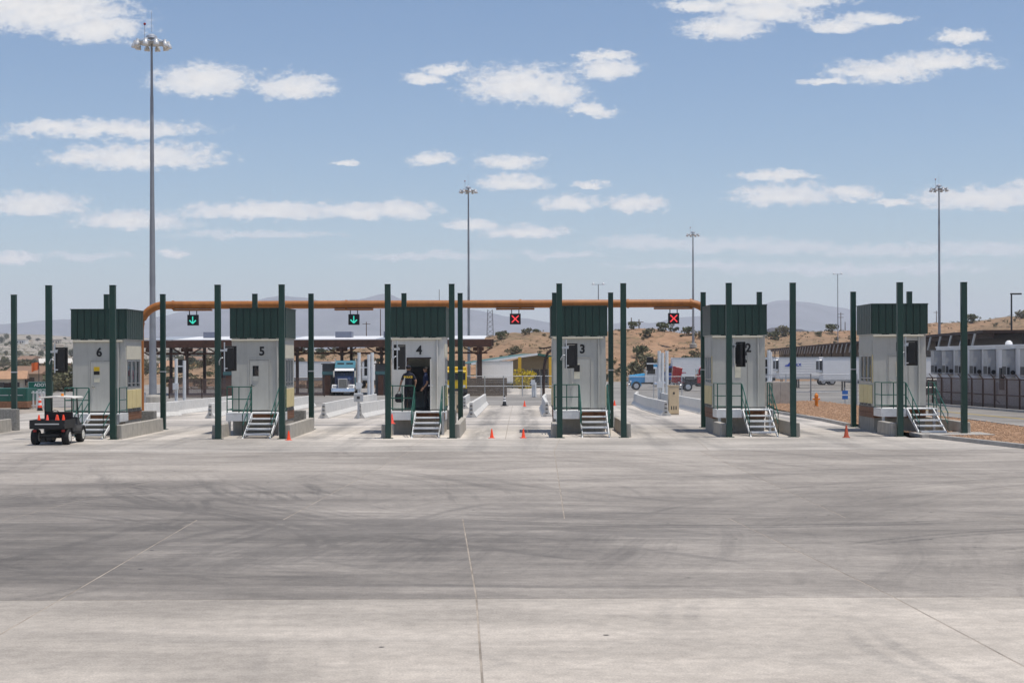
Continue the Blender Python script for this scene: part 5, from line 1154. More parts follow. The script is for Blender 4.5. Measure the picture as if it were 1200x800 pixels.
def trailer(label, loc, rz, L=14.6, col=(0.90, 0.885, 0.86), ribs=True, reefer=True, H=2.75, zb=1.15, group='white semi trailers'):
    p = M('trailer side', col, 0.4, var=0.04, vs=0.6, streak=0.10, dirtcol=(0.5, 0.48, 0.46)); t = empty('semi_trailer', loc, rz, label, 'trailer', group)
    b = MB().box(-1.28, 1.28, 0, L, zb, zb + H).build('box', p, t, bevel=0.03)
    mb = MB()
    for s in (-1, 1):
        mb.box(*sorted((1.28 * s, 1.31 * s)), 0.02, L - 0.02, zb - 0.02, zb + 0.18); mb.box(*sorted((1.28 * s, 1.31 * s)), 0.02, L - 0.02, zb + H - 0.12, zb + H + 0.01)
    mb.build('rail', MT['alu'], t)
    if ribs:
        mb = MB()
        for k in range(7):
            for s in (-1, 1): mb.box(*sorted((1.28 * s, 1.297 * s)), 0.05, L - 0.05, zb + 0.38 + k * 0.33, zb + 0.43 + k * 0.33)
        mb.build('side_rib', p, t)
    if reefer:
        r = MB().box(-0.95, 0.95, -0.42, -0.002, zb + 0.95, zb + 2.55).build('cooling_unit', MT['white'], t, bevel=0.08)
        MB().box(-0.80, 0.80, -0.44, -0.421, zb + 1.35, zb + 2.35).build('grille', MT['dark'], r); MB().box(-0.96, -0.951, -0.36, -0.06, zb + 1.3, zb + 2.4).build('side_grille', MT['dark'], r); MB().box(0.951, 0.96, -0.36, -0.06, zb + 1.3, zb + 2.4).build('side_grille', MT['dark'], r)
    for s in (-1, 1):
        mb = MB(); mb.box(0.7 * s - 0.08, 0.7 * s + 0.08, 2.6, 2.76, 0.05, zb - 0.02); mb.box(0.7 * s - 0.18, 0.7 * s + 0.18, 2.5, 2.86, 0.0, 0.05); mb.build('landing_leg', MT['dark'], t)
        for y in (L - 3.2, L - 1.9): wheel(t, 0.98 * s, y, 0.50, 0.50, 'alu')
    mb = MB(); mb.box(-0.5, 0.5, L - 4.2, L - 1.0, 0.75, zb - 0.02); mb.build('bogie', MT['dark'], t)
    mb = MB(); mb.box(-1.1, 1.1, L - 0.1, L, 0.45, 0.58); mb.box(-0.6, -0.5, L - 0.1, L, 0.58, zb); mb.box(0.5, 0.6, L - 0.1, L, 0.58, zb); mb.build('rear_guard', MT['dark'], t)
    return t
def at(px, Y, dz=0.0): return (GX(px, Y), Y, road_z(Y) + dz)
LEFT = R(-90)
tractor('blue semi truck facing the viewer under the brown canopy', at(401.5, 164), R(2), (0.012, 0.028, 0.085), (0.07, 0.20, 0.25), cabcol=(0.012, 0.028, 0.085))
trailer('long white trailer hitched to the blue truck under the canopy', at(401.5, 169.2), R(2), 13.0, ribs=True, reefer=False, zb=1.25, H=2.4)
tractor('small light blue and white truck cab facing away to the left by the hill', at(735, 194), LEFT, (0.06, 0.34, 0.62), (0.70, 0.72, 0.74), sleeper=False, visor=False)
tractor('red truck with its hood tilted open beside the beige cabinet', at(795, 186), LEFT, (0.42, 0.012, 0.02), sleeper=False, hood_open=True, visor=False)
tractor('dark blue sleeper truck in front of a long white trailer', at(762, 216), LEFT, (0.015, 0.05, 0.22), (0.03, 0.10, 0.38))
g = at(782, 216); trailer('long white ribbed trailer behind the dark blue truck', (g[0] + 0.6, g[1], g[2]), LEFT, 15.5, reefer=False, H=2.85, zb=1.2)
ta = trailer('white ribbed trailer with a blue truck emblem beyond the hydrant', at(911, 203), LEFT, 15.0, H=2.85, zb=1.2)
def emblem(t):
    bl = M('blue print', (0.02, 0.07, 0.45), 0.5); x = 1.31
    mb = MB(); mb.prism([(0.75, 2.85), (1.75, 2.85), (1.75, 3.30), (1.35, 3.36), (1.15, 3.08), (0.80, 3.0)], 'x', x + 0.001, x + 0.012); mb.build('emblem', bl, t)
    text_mesh('BLX', 0.52, bl, 'lettering', t, (x + 0.010, 2.45, 3.05), (R(90), 0, R(90)), 0.004, 0.02)
emblem(ta)
trailer('smooth white trailer with a dark cooling unit left of booth one', at(962, 184), LEFT, 15.0, ribs=False, col=(0.89, 0.885, 0.88), H=2.85, zb=1.2)
trailer('white trailer mostly hidden behind booth two', at(868, 224), LEFT, 15.0, H=2.85, zb=1.2)
trailer('white trailer mostly hidden behind booth one', at(1020, 160), LEFT, 15.0, ribs=False, col=(0.89, 0.885, 0.88), H=2.7, zb=1.15)
trailer('white trailer parked right of booth five behind the brown fence', at(338, 212), LEFT, 12.0, ribs=True, reefer=False, H=2.6, zb=1.1)
trailer('white trailer with a louvred door behind the tan block wall', at(558, 184), LEFT, 4.4, ribs=False, reefer=False, H=2.6, zb=1.1)
# yellow truck glimpsed right of booth four
def yellow_truck():
    t = empty('yellow_truck', at(534, 150), R(4), 'yellow machine truck glimpsed between the posts right of booth four', 'truck'); y = M('yellow plant paint', (0.75, 0.50, 0.02), 0.4, var=0.08)
    MB().box(-1.1, 1.1, 0.4, 2.2, 0.8, 2.6).build('cab', y, t, bevel=0.08); MB().box(-0.95, 0.95, 0.375, 0.399, 1.7, 2.4).build('windscreen', MT['darkglass'], t)
    MB().box(-1.15, 1.15, 2.3, 5.6, 1.0, 3.0).build('body', y, t, bevel=0.05); MB().box(-1.0, 1.0, 2.4, 5.4, 3.01, 3.6).build('roof_load', MT['dark'], t)
    MB().box(-1.15, 1.15, 0.15, 0.39, 0.45, 0.85).build('bumper', MT['dark'], t); MB().box(-0.45, 0.45, 0.5, 5.4, 0.5, 0.8).build('chassis', MT['dark'], t)
    for s in (-1, 1):
        for yy in (1.2, 4.6): wheel(t, 0.98 * s, yy, 0.45, 0.3, 'alu')
        MB().box(0.8 * s - 0.15, 0.8 * s + 0.15, 0.385, 0.399, 0.95, 1.2).build('headlight', MT['white'], t)
yellow_truck()
def pickup(label, loc, rz):
    t = empty('pickup_truck', loc, rz, label, 'pickup'); p = M('dark pickup paint', (0.02, 0.022, 0.026), 0.25, var=0.05, coat=0.6)
    b = MB().prism([(0.0, 0.45), (5.4, 0.45), (5.45, 1.10), (3.7, 1.12), (1.7, 1.12), (0.1, 1.0)], 'x', -0.95, 0.95).build('body', p, t, bevel=0.06)
    c = MB().prism([(1.5, 1.12), (3.7, 1.12), (3.5, 1.75), (2.2, 1.78)], 'x', -0.82, 0.82).build('cab', p, t, bevel=0.05)
    for s in (-1, 1):
        MB().prism([(1.9, 1.18), (3.5, 1.18), (3.4, 1.66), (2.35, 1.68)], 'x', *sorted((0.821 * s, 0.835 * s))).build('side_window', MT['darkglass'], c)
        for y in (1.0, 4.3): wheel(t, 0.85 * s, y, 0.40, 0.26, 'alu')
        MB().box(0.7 * s - 0.15, 0.7 * s + 0.15, -0.02, 0.02, 0.75, 0.92).build('headlight', MT['white'], b)
pickup('dark pickup truck glimpsed right of booth one behind the fence', at(1052, 128), LEFT)

# ------------------------------------------------------------------ inspection canopy
def canopy():
    Y = 170.0; x0, x1 = GX(168, Y), GX(576, Y); g = road_z(Y); t = empty('inspection_canopy', (x0, Y, g), 0, 'long brown steel canopy with white roof behind booths six to four', 'canopy')
    W = x1 - x0; zt = 5.22 - g; zb = 4.42 - g
    MB().box(0, W, 0, 0.35, zb, zt).build('fascia_beam', MT['rust'], t, bevel=0.02); MB().box(0, W, 13.7, 14.05, zb + 0.2, zt + 0.2).build('rear_beam', MT['rust_dark'], t)
    n = 12
    for k in range(n):
        a = W * k / n + 0.01; b = W * (k + 1) / n - 0.01
        if k == n - 1: b -= 0.8
        MB().add([(a, 0.4, zt + 0.02), (b, 0.4, zt + 0.02), (b, 13.6, zt + 0.55), (a, 13.6, zt + 0.55), (a, 0.4, zt + 0.10), (b, 0.4, zt + 0.10), (b, 13.6, zt + 0.63), (a, 13.6, zt + 0.63)], [(3, 2, 1, 0), (4, 5, 6, 7), (0, 1, 5, 4), (1, 2, 6, 5), (2, 3, 7, 6), (3, 0, 4, 7)]).build('roof_panel', MT['white'] if k % 4 != 0 or k > 8 else MT['galv'], t)
    for px, w in ((279, 10), (394, 20), (452, 18), (230, 14)):
        x = GX(px, Y) - x0; hw = w * 0.047; MB().box(x - hw, x + hw, 7, 9.0, zt + 0.25, zt + 1.05).build('roof_monitor', M('grey blue housing', (0.16, 0.18, 0.24), 0.5), t)
    for px in (172, 214, 256, 300, 345, 398, 445, 500, 560):
        x = GX(px, Y) - x0
        for yy in (2.2, 11.8): MB().box(x - 0.16, x + 0.16, yy - 0.16, yy + 0.16, 0, zb + 0.5).build('column', MT['rust_dark'], t)
        mb = MB(); mb.bar((x, 0.3, zb - 0.02), (x, 2.2, zb - 0.75), 0.2); mb.box(x - 0.6, x + 0.6, 1.9, 2.5, zb - 0.45, zb - 0.02); mb.bar((x - 1.6, 2.2, zb - 0.05), (x, 2.2, zb - 0.95), 0.14); mb.bar((x + 1.6, 2.2, zb - 0.05), (x, 2.2, zb - 0.95), 0.14); mb.build('bracket', MT['rust'], t)
    for k in range(13): MB().box(W * k / 13 + 0.2, W * k / 13 + 0.45, 0.36, 13.6, zb + 0.05, zb + 0.55).build('rafter', MT['rust_dark'], t)
    MB().box(0.5, W - 0.5, 2.05, 2.35, zb - 0.75, zb - 0.55).build('cross_beam', MT['rust'], t)
canopy()
def portal(px, label):
    Y = 167.0; t = empty('scanner_pillar', at(px, Y), 0, label, 'scanner pillar', 'dark scanner pillars beside the truck')
    MB().box(-0.6, 0.6, 0, 1.6, 0, 3.35).build('cabinet', MT['dark'], t, bevel=0.04); MB().box(-0.62, 0.62, -0.03, -0.002, 2.25, 2.60).build('window', M('teal glazing', (0.06, 0.16, 0.17), 0.15), t)
    MB().box(-0.25, 0.3, -0.40, -0.04, 0, 2.15).build('rusty_guard', MT['rust'], t); MB().box(-0.7, 0.7, -0.05, 1.65, 3.36, 3.46).build('cap', MT['black'], t)
portal(384, 'dark scanner pillar on the left of the blue truck'); portal(446, 'dark scanner pillar on the right of the blue truck'); portal(268, 'dark scanner pillar hidden beside booth five')

# ------------------------------------------------------------------ lane frames, cabinets, boxes
def frame(px_posts, top, Y, label, panel):
    g = road_z(Y); x0 = GX(px_posts[0], Y); t = empty('sign_gantry', (x0, Y, g), 0, label, 'sign frame', 'white lane frames behind the booths'); h = P(px_posts[0], top, Y).z - g
    for k, p in enumerate(px_posts):
        x = GX(p, Y) - x0; MB().cyl((x, 0, 0), (x, 0, h - 0.15 * (k % 2)), 0.125, n=10).build('post', MT['white_steel'], t, smooth='auto'); MB().box(x - 0.25, x + 0.25, -0.25, 0.25, 0, 0.03).build('base_plate', MT['galv'], t)
    (a, b, ya, yb) = panel; z0 = P(a, yb, Y).z - g; z1 = P(a, ya, Y).z - g
    MB().box(GX(a, Y) - x0, GX(b, Y) - x0, 0.15, 0.30, z0, z1).build('panel', MT['black'], t, bevel=0.02)
    lo, hi = min(GX(a, Y), x0) - x0, max(GX(b, Y), GX(px_posts[-1], Y)) - x0; MB().box(lo, hi, 0.06, 0.148, (z0 + z1) / 2 - 0.05, (z0 + z1) / 2 + 0.05).build('crossbar', MT['white_steel'], t)
    MB().box(GX(px_posts[0], Y) - x0 - 0.2, GX(px_posts[0], Y) - x0 + 0.2, -0.35, -0.13, 1.2, 1.7).build('camera_box', MT['white_steel'], t)
frame((206.5, 216), 420, 118, 'white twin post frame with black panel left of booth five', (208, 215, 421, 437))
frame((420.8, 432.2, 436.3), 413, 118, 'white post frame with black panel left of booth four', (426.5, 430.5, 421, 440))
frame((772.5, 776.5, 781.5), 411, 118, 'white post frame with black panel left of booth two', (758, 766, 418, 434))
frame((901, 903), 410, 118, 'white post with black panel just right of booth two', (897, 900, 421, 440))
frame((624.5, 627), 446, 150, 'low white twin posts at the end of the middle lane', (621, 623, 447, 452))
def cabinet(px, py, w, h, label, mat='beige'):
    x, Y = gp(px, py); t = empty('utility_cabinet', (x, Y, road_z(Y)), 0, label, 'cabinet', 'utility cabinets'); MB().box(-w / 2, w / 2, 0, w * 0.9, 0.05, h).build('body', MT[mat], t, bevel=0.02); MB().box(-w / 2 - 0.03, w / 2 + 0.03, -0.03, w * 0.9 + 0.03, h, h + 0.05).build('lid', MT[mat], t)
    MB().box(-w / 2 + 0.04, w / 2 - 0.04, -0.014, -0.001, 0.12, h - 0.06).build('door', MT[mat], t, bevel=0.004); MB().box(-w / 2, w / 2, 0, w * 0.9, 0, 0.05).build('plinth', MT['block'], t)
    for k in range(3): MB().box(-w * 0.28 + k * w * 0.22, -w * 0.28 + k * w * 0.22 + 0.06, -0.022, -0.0145, 0.30, 0.50).build('vent', MT['dark'], t)
    MB().box(-0.05, 0.05, -0.03, -0.0145, h * 0.72, h * 0.72 + 0.12).build('handle', MT['dark'], t)
cabinet(789.5, 486, 0.58, 1.62, 'tall beige cabinet at the end of the barriers left of booth two'); cabinet(537.5, 484, 0.42, 1.25, 'beige cabinet between the posts right of booth four'); cabinet(157, 489, 0.9, 1.35, 'grey cabinet beside the foot of the tallest mast', 'galv')
def call_box(px, py, label):
    x, Y = gp(px, py); g = road_z(Y); t = empty('call_box', (x, Y, g), 0, label, 'call box'); MB().cyl((0, 0, 0), (0, 0, 0.95), 0.06).build('post', MT['galv'], t); MB().box(-0.24, 0.24, -0.12, 0.12, 0.9, 1.35).build('box', MT['galv'], t, bevel=0.02); MB().box(-0.08, 0.08, -0.135, -0.121, 1.05, 1.2).build('speaker', MT['dark'], t)
call_box(420, 490.5, 'grey call box at the barrier end left of booth four')

# ------------------------------------------------------------------ fences
def fence(pts, h, label, posts, mesh, rails=(1.0,), r=0.04, arms=False, spacing=3.0):
    t = empty('fence', (*pts[0], 0), 0, label, 'fence'); o = Vector((*pts[0], 0))
    for (x0, y0), (x1, y1) in zip(pts, pts[1:]):
        L = math.hypot(x1 - x0, y1 - y0); n = max(1, round(L / spacing)); a = Vector((x0, y0, road_z(y0))) - o; b = Vector((x1, y1, road_z(y1))) - o; U = Vector((0, 0, 1)); d = (b - a).normalized()
        for k in range(n + 1):
            q = a + (b - a) * (k / n); mb = MB(); mb.cyl(q, q + U * (h + 0.05), r, n=8)
            if arms: mb.bar(q + U * h, q + U * (h + 0.30) + Vector((-0.25, 0, 0)), 0.05)
            mb.build('post', posts, t)
        for f in rails: MB().cyl(a + U * h * f, b + U * h * f, r * 0.7, n=6).build('rail', posts, t)
        MB().add([a + U * 0.05, b + U * 0.05, b + U * h, a + U * h], [(0, 1, 2, 3)]).build('wire_mesh', mesh, t, recalc=False)
        if arms:
            for q in (0.10, 0.2, 0.3): MB().cyl(a + U * (h + q) + Vector((-q * 0.8, 0, 0)), b + U * (h + q) + Vector((-q * 0.8, 0, 0)), 0.008, n=4).build('barbed_wire', posts, t)
    return t
FP = MT['galv']
fence([(GX(546, 157), 157), (GX(656, 157), 157)], 2.05, 'chain link fence across the end of the middle lane', FP, MT['mesh_wire'], (1.0, 0.5), 0.05, spacing=1.75)
fence([(GX(733, 142), 142), (GX(832, 142), 142)], 2.0, 'chain link fence in front of the trucks left of booth two', FP, MT['mesh_wire'], (1.0,), 0.035)
fence([(GX(893, 112), 112), (GX(950, 107), 107), (GX(1004, 108), 108)], 2.2, 'chain link fence behind the hydrant', FP, MT['mesh_wire'], (1.0, 0.45), 0.045, spacing=2.9)
fence([(29.7, 118), (29.7, 60)], 1.95, 'brown slatted fence in front of the white modular building', MT['fence_brown'], MT['mesh_brown'], (1.0, 0.5, 0.05), 0.06, True, 2.45)
fence([(GX(198, 150), 150), (GX(275, 150), 150)], 1.9, 'rusty brown fence below the hillside between booths six and five', MT['fence_brown'], MT['mesh_brown'], (1.0, 0.5, 0.1), 0.06, spacing=2.6)
fence([(GX(338, 160), 160), (GX(380, 160), 160)], 1.9, 'rusty brown fence right of booth five', MT['fence_brown'], MT['mesh_brown'], (1.0, 0.5, 0.1), 0.06, spacing=2.6)
def block_wall():
    Y = 158.5; x0, x1 = GX(547, Y), GX(594, Y); g = road_z(Y); t = empty('block_wall', (x0, Y, g), 0, 'brown block wall behind the fence left of the middle lane', 'block wall')
    m = M('brown masonry', (0.17, 0.13, 0.095), 0.9, var=0.25, vs=4, bump=0.4); n = 9; W = x1 - x0
    for k in range(n): MB().box(0, W, 0, 0.2, 1.86 * k / n + 0.006, 1.86 * (k + 1) / n - 0.006).build('block_course', m, t)
block_wall()
def retaining():
    Y = 100; t = empty('retaining_wall', (GX(889, Y), Y, road_z(Y)), 0, 'pale concrete wall behind the right handrail of booth two', 'wall'); w = GX(927, Y) - GX(889, Y)
    for k in range(3): MB().box(w * k / 3 + 0.005, w * (k + 1) / 3 - 0.005, 0, 0.25, 0, 1.75).build('wall_panel', MT['block'], t, bevel=0.01)
retaining()
# ------------------------------------------------------------------ fire hydrant
def hydrant():
    x, Y = gp(956.5, 481); t = empty('fire_hydrant', (x, Y, 0.09), 0, 'orange fire hydrant on the gravel bed', 'hydrant'); m = M('hydrant orange', (0.70, 0.22, 0.02), 0.4, var=0.1)
    MB().lathe([(0.16, 0), (0.16, 0.05), (0.105, 0.06), (0.10, 0.55), (0.13, 0.57), (0.13, 0.62)], 14).build('barrel', m, t, smooth='auto')
    MB().lathe([(0.125, 0.62), (0.12, 0.70), (0.07, 0.78), (0.03, 0.80), (0.03, 0.85)], 14).build('bonnet', m, t, smooth='auto')
    for s in (-1, 1): MB().cyl((0.09 * s, 0, 0.45), (0.22 * s, 0, 0.45), 0.06, n=10).build('outlet', m, t)
    MB().cyl((0, -0.09, 0.42), (0, -0.24, 0.42), 0.085, n=12).build('pumper_outlet', m, t)
hydrant()
def blue_sign():
    x, Y = GX(990, 106), 106; t = empty('notice_board', (x, Y, road_z(Y)), 0, 'small blue and white notice on the fence left of booth one', 'notice'); MB().cyl((0, 0, 0), (0, 0, 1.3), 0.03, n=8).build('post', FP, t)
    bl = M('blue enamel', (0.04, 0.16, 0.5), 0.4); MB().box(-0.2, 0.2, -0.05, -0.031, 0.5, 0.75).build('plate', bl, t); MB().box(-0.2, 0.2, -0.05, -0.031, 0.76, 0.83).build('plate', MT['white'], t); MB().box(-0.2, 0.2, -0.05, -0.031, 0.84, 1.10).build('plate', bl, t)
blue_sign()

# ------------------------------------------------------------------ white modular building with cooling units
def modular():
    X = 30.75; y0, y1 = 62.0, 113.5; g = -0.30; t = empty('modular_building', (X, y0, g), 0, 'long white modular building with wall mounted cooling units at the right edge', 'building'); H = 4.05
    n = 14; L = y1 - y0; wm = M('white wall panel', (0.90, 0.885, 0.86), 0.5, var=0.05, streak=0.12, dirtcol=(0.48, 0.42, 0.38))
    MB().box(0.06, 14, 0.02, L - 0.02, 0.1, H - 0.02).build('core', wm, t)
    for k in range(n): MB().box(0, 0.058, L * k / n + 0.01, L * (k + 1) / n - 0.01, 0.35, H - 0.15).build('wall_panel', wm, t)
    MB().box(-0.08, 14.1, -0.05, L + 0.05, H, H + 0.12).build('roof', MT['white'], t); MB().box(-0.05, 0.057, 0, L, H - 0.14, H - 0.01).build('eave', MT['white'], t); MB().box(-0.03, 0.057, 0, L, 0.0, 0.34).build('skirting', MT['block'], t)
    gm = M('grey cooling unit', (0.46, 0.46, 0.46), 0.45, 0.2, var=0.1, streak=0.15)
    for k, yy in enumerate((112.6, 109.6, 106.4, 102.9, 99.8, 95.9, 92.4, 89, 85.5)):
        u = MB().box(-0.56, -0.002, yy - y0 - 0.45, yy - y0 + 0.45, 2.15, 3.86).build('cooling_unit', gm, t, bevel=0.03)
        c = yy - y0; MB().box(-0.53, -0.36, c - 0.465, c - 0.451, 2.3, 2.75).build('grille', MT['dark'], u); MB().lathe([(0.14, c - 0.50), (0.14, c - 0.451)], 14, (-0.17, 0, 2.42), 'y').build('fan_guard', MT['black'], u); MB().box(-0.575, -0.561, c - 0.38, c + 0.38, 2.3, 2.8).build('grille', MT['dark'], u)
        MB().box(-0.53, -0.36, c - 0.465, c - 0.451, 2.85, 3.0).build('side_vent', MT['galv'], u); MB().box(-0.62, 0, c - 0.5, c + 0.5, 3.862, 3.90).build('rain_cap', gm, u)
        if k % 2 == 0:
            b = MB().box(-0.16, -0.002, c - 0.9, c - 0.55, 0.95, 1.75).build('electric_box', MT['galv'], t); MB().tube([(-0.08, c - 0.72, 0.95), (-0.08, c - 0.72, 0.6), (-0.08, c - 1.5, 0.45)], 0.025).build('conduit', MT['dark'], b)
    MB().box(-0.22, -0.003, 97.6 - y0, 98.0 - y0, 1.3, 2.7).build('dark_panel', MT['black'], t); MB().lathe([(0.25, H + 0.12), (0.22, H + 0.3), (0.1, H + 0.42)], 12, (1.2, 100.5 - y0, 0)).build('roof_vent', MT['white'], t, smooth='auto')
modular()
# ------------------------------------------------------------------ long warehouse with dock canopy
def warehouse():
    a = Vector((46.0, 150.0, 0)); b = Vector((75.7, 465.0, 0)); L = (b - a).length; ang = math.atan2(b.y - a.y, b.x - a.x) - math.pi / 2
    t = empty('warehouse', (a.x, a.y, -1.0), ang, 'long dark dock warehouse with tan end wall behind booth one', 'warehouse'); zt = 6.72       # local y along the docks, -x to the docks
    MB().box(3.2, 40, 0.0, L, -2.0, zt - 0.3).build('hall', MT['tan_wall'], t)
    MB().box(2.9, 3.19, 0.0, L, -2.0, zt - 0.3).build('dock_wall', MT['black'], t)  # black colour stands in for the shade under the dock canopy
    MB().box(-0.9, 40.2, -0.25, L + 0.2, zt - 0.28, zt).build('roof', MT['rust_dark'], t)
    MB().box(0.0, 0.25, 0.0, L, zt - 0.75, zt - 0.285).build('canopy_beam', MT['rust_dark'], t)
    MB().box(0.3, 2.88, 1.0, L, zt - 2.9, zt - 2.7).build('dock_soffit', MT['black'], t)  # coloured black to paint in the shaded band below the roof
    rib = MB().add([(0, -0.28, 0), (0, 0.28, 0), (-0.35, 0.28, -1.5), (-0.35, -0.28, -1.5), (0.14, -0.28, 0), (0.14, 0.28, 0), (-0.21, 0.28, -1.5), (-0.21, -0.28, -1.5)], [(0, 1, 2, 3), (4, 7, 6, 5), (0, 3, 7, 4), (1, 5, 6, 2), (3, 2, 6, 7), (0, 4, 5, 1)]).mesh('canopy_rib', M('grey rib paint', (0.46, 0.45, 0.43), 0.6))
    k = 3.0
    while k < L: put('canopy_rib', rib, t, (-1.05, k, zt - 0.30)); k += 6.4
    k = 4.0
    while k < 300:
        d = MB().box(2.82, 2.895, k, k + 2.7, 0.2, 3.2).build('dock_door', MT['galv'], t); MB().box(2.6, 2.89, k - 0.3, k - 0.02, 0.0, 3.4).build('dock_seal', MT['black'], d); k += 6.4
    for k in range(20):
        MB().box(3.19 + k * 1.8 + 0.02, 3.19 + (k + 1) * 1.8 - 0.02, -0.08, -0.002, -1.0, zt - 0.32).build('cladding_panel', MT['tan_wall'], t)
    k = 12.0
    while k < L: MB().box(0.02, 0.24, k, k + 0.22, -1.0, zt - 0.76).build('column', MT['rust_dark'], t); k += 19.2
    MB().box(10, 24, 30, 60, zt + 0.01, zt + 0.5).build('skylight', MT['white'], t)
warehouse()
# ------------------------------------------------------------------ green roofed office, yellow columns
def office():
    Y = 214; g = road_z(Y); t = empty('office_building', (GX(628, Y), Y, g), R(12), 'low office with green metal roof beyond the middle lane', 'building'); gr = M('green metal roof', (0.035, 0.13, 0.10), 0.4, var=0.1)
    MB().box(-4.6, 5.5, 0, 8, 0, 3.1).build('wall', MT['tan_wall'], t)
    for k in range(5): w = MB().box(-0.6 + k * 1.2, 0.45 + k * 1.2, -0.04, -0.002, 0.6, 2.5).build('window', MT['darkglass'], t); MB().box(-0.64 + k * 1.2, -0.61 + k * 1.2, -0.08, -0.002, 0.5, 2.6).build('frame', MT['white'], w)
    for s, n in ((-1, 'roof_slope'), (1, 'roof_slope')):
        x0, x1 = (-9.6, -0.35) if s < 0 else (-0.35, 6.2); z0 = 3.25 if s < 0 else 3.35
        MB().add([(x0, -2.6, z0 if s < 0 else 4.55), (x1, -2.6, 4.55 if s < 0 else z0), (x1, 9, 4.55 if s < 0 else z0), (x0, 9, z0 if s < 0 else 4.55), (x0, -2.6, (z0 if s < 0 else 4.55) + 0.12), (x1, -2.6, (4.55 if s < 0 else z0) + 0.12), (x1, 9, (4.55 if s < 0 else z0) + 0.12), (x0, 9, (z0 if s < 0 else 4.55) + 0.12)],
                 [(3, 2, 1, 0), (4, 5, 6, 7), (0, 1, 5, 4), (1, 2, 6, 5), (2, 3, 7, 6), (3, 0, 4, 7)]).build(n, gr, t)
        MB().bar((x0, -2.62, (z0 if s < 0 else 4.55) + 0.05), (x1, -2.62, (4.55 if s < 0 else z0) + 0.05), 0.06, 0.3).build('rake_trim', MT['white'] if s < 0 else gr, t)
    yc = M('yellow column paint', (0.72, 0.42, 0.03), 0.5, var=0.1)
    MB().add([(-6, -0.01, 3.1), (5.5, -0.01, 3.1), (-0.35, -0.01, 4.5), (-6, 0.2, 3.1), (5.5, 0.2, 3.1), (-0.35, 0.2, 4.5)], [(0, 1, 2), (5, 4, 3), (0, 3, 4, 1), (1, 4, 5, 2), (2, 5, 3, 0)]).build('gable', MT['tan_wall'], t)
    for px in (609, 645):
        x = GX(px, Y - 7) ; MB().box(-0.22, 0.22, -0.22, 0.22, 0, 4.2).build('yellow_column', yc, None, loc=(x, Y - 7, g)); tag(bpy.data.objects[-1] if False else bpy.context.scene.objects['yellow_column' if px == 609 else 'yellow_column.001'], f'thick yellow square column {"right of the yellow tree" if px == 645 else "in front of the yellow tree"}', 'column')
office()
def curved_post():
    Y = 150; g = road_z(Y); pts = [P(637, 446, Y), P(637.5, 432, Y), P(639, 422, Y), P(642, 413, Y), P(648, 409, Y), P(656, 407, Y)]; o = Vector((pts[0].x, Y, g))
    t = empty('curved_post', o, 0, 'curved dark brown steel post just left of booth three', 'post'); MB().tube([Vector((0, 0, 0))] + [p - o for p in pts], 0.14, 8).build('curved_pipe', MT['rust_dark'], t, smooth='auto')
    MB().bar(P(632, 408.5, Y) - o, P(652, 406, Y) - o, 0.15).build('cross_arm', MT['rust_dark'], t); MB().box(-0.3, 0.3, -0.3, 0.3, 0, 0.1).build('base', MT['block'], t)
curved_post()

# ------------------------------------------------------------------ left background: sign, container, posts, flag
def guide_sign():
    Y = 110; g = road_z(Y); c = P(47.5, 454, Y); t = empty('guide_sign', (c.x, Y, g), 0, 'green ADOT inspection guide sign left of booth six', 'sign'); gm = M('sign green', (0.005, 0.13, 0.085), 0.4, var=0.04)
    z = c.z - g; MB().box(-0.90, 0.90, 0, 0.03, z - 0.44, z + 0.44).build('panel', gm, t)
    mb = MB(); mb.box(-0.88, 0.88, -0.004, -0.001, z + 0.405, z + 0.425); mb.box(-0.88, 0.88, -0.004, -0.001, z - 0.425, z - 0.405); mb.box(-0.88, -0.86, -0.004, -0.001, z - 0.405, z + 0.405); mb.box(0.86, 0.88, -0.004, -0.001, z - 0.405, z + 0.405); mb.build('border', MT['white'], t)
    text_mesh('ADOT', 0.32, MT['white'], 'lettering', t, (0.0, -0.006, z + 0.18), (R(90), 0, 0), 0.003, 0.008); text_mesh('INSPECTION', 0.27, MT['white'], 'lettering', t, (0.12, -0.006, z - 0.20), (R(90), 0, 0), 0.003, 0.008, sx=0.80)
    mb = MB(); mb.bar((-0.72, -0.004, z - 0.34), (-0.72, -0.004, z - 0.10), 0.06, 0.006); mb.prism([(-0.82, z - 0.16), (-0.62, z - 0.16), (-0.72, z - 0.02)], 'y', -0.008, -0.005); mb.build('arrow', MT['white'], t)
    for x in (-0.7, 0.7): MB().box(x - 0.05, x + 0.05, 0.031, 0.12, 0, z + 0.4).build('post', MT['galv'], t)
guide_sign()
def container():
    Y = 106; g = road_z(Y) ; x1 = GX(32, Y); t = empty('steel_container', (x1, Y, g), 0, 'low green steel container with rusty brown base at the left edge', 'container'); gm = M('container green', (0.012, 0.10, 0.075), 0.5, var=0.15, streak=0.2, dirtcol=(0.1, 0.07, 0.04))
    MB().box(-5.5, 0, 0, 2.2, 0.55, 1.45).build('body', gm, t, bevel=0.02); MB().box(-5.52, 0.02, -0.05, 2.25, 0.10, 0.54).build('base', MT['brown_wood'], t, bevel=0.02); MB().box(-5.5, -0.2, -0.012, -0.001, 0.95, 1.0).build('stripe', MT['galv'], t)
    for k in range(6): MB().box(-5.3 + k, -5.2 + k, -0.05, -0.013, 0.56, 1.44).build('rib', gm, t)
    for x in (-4.9, -0.6): MB().box(x - 0.2, x + 0.2, 0.1, 2.0, 0, 0.099).build('skid', MT['dark'], t)
container()
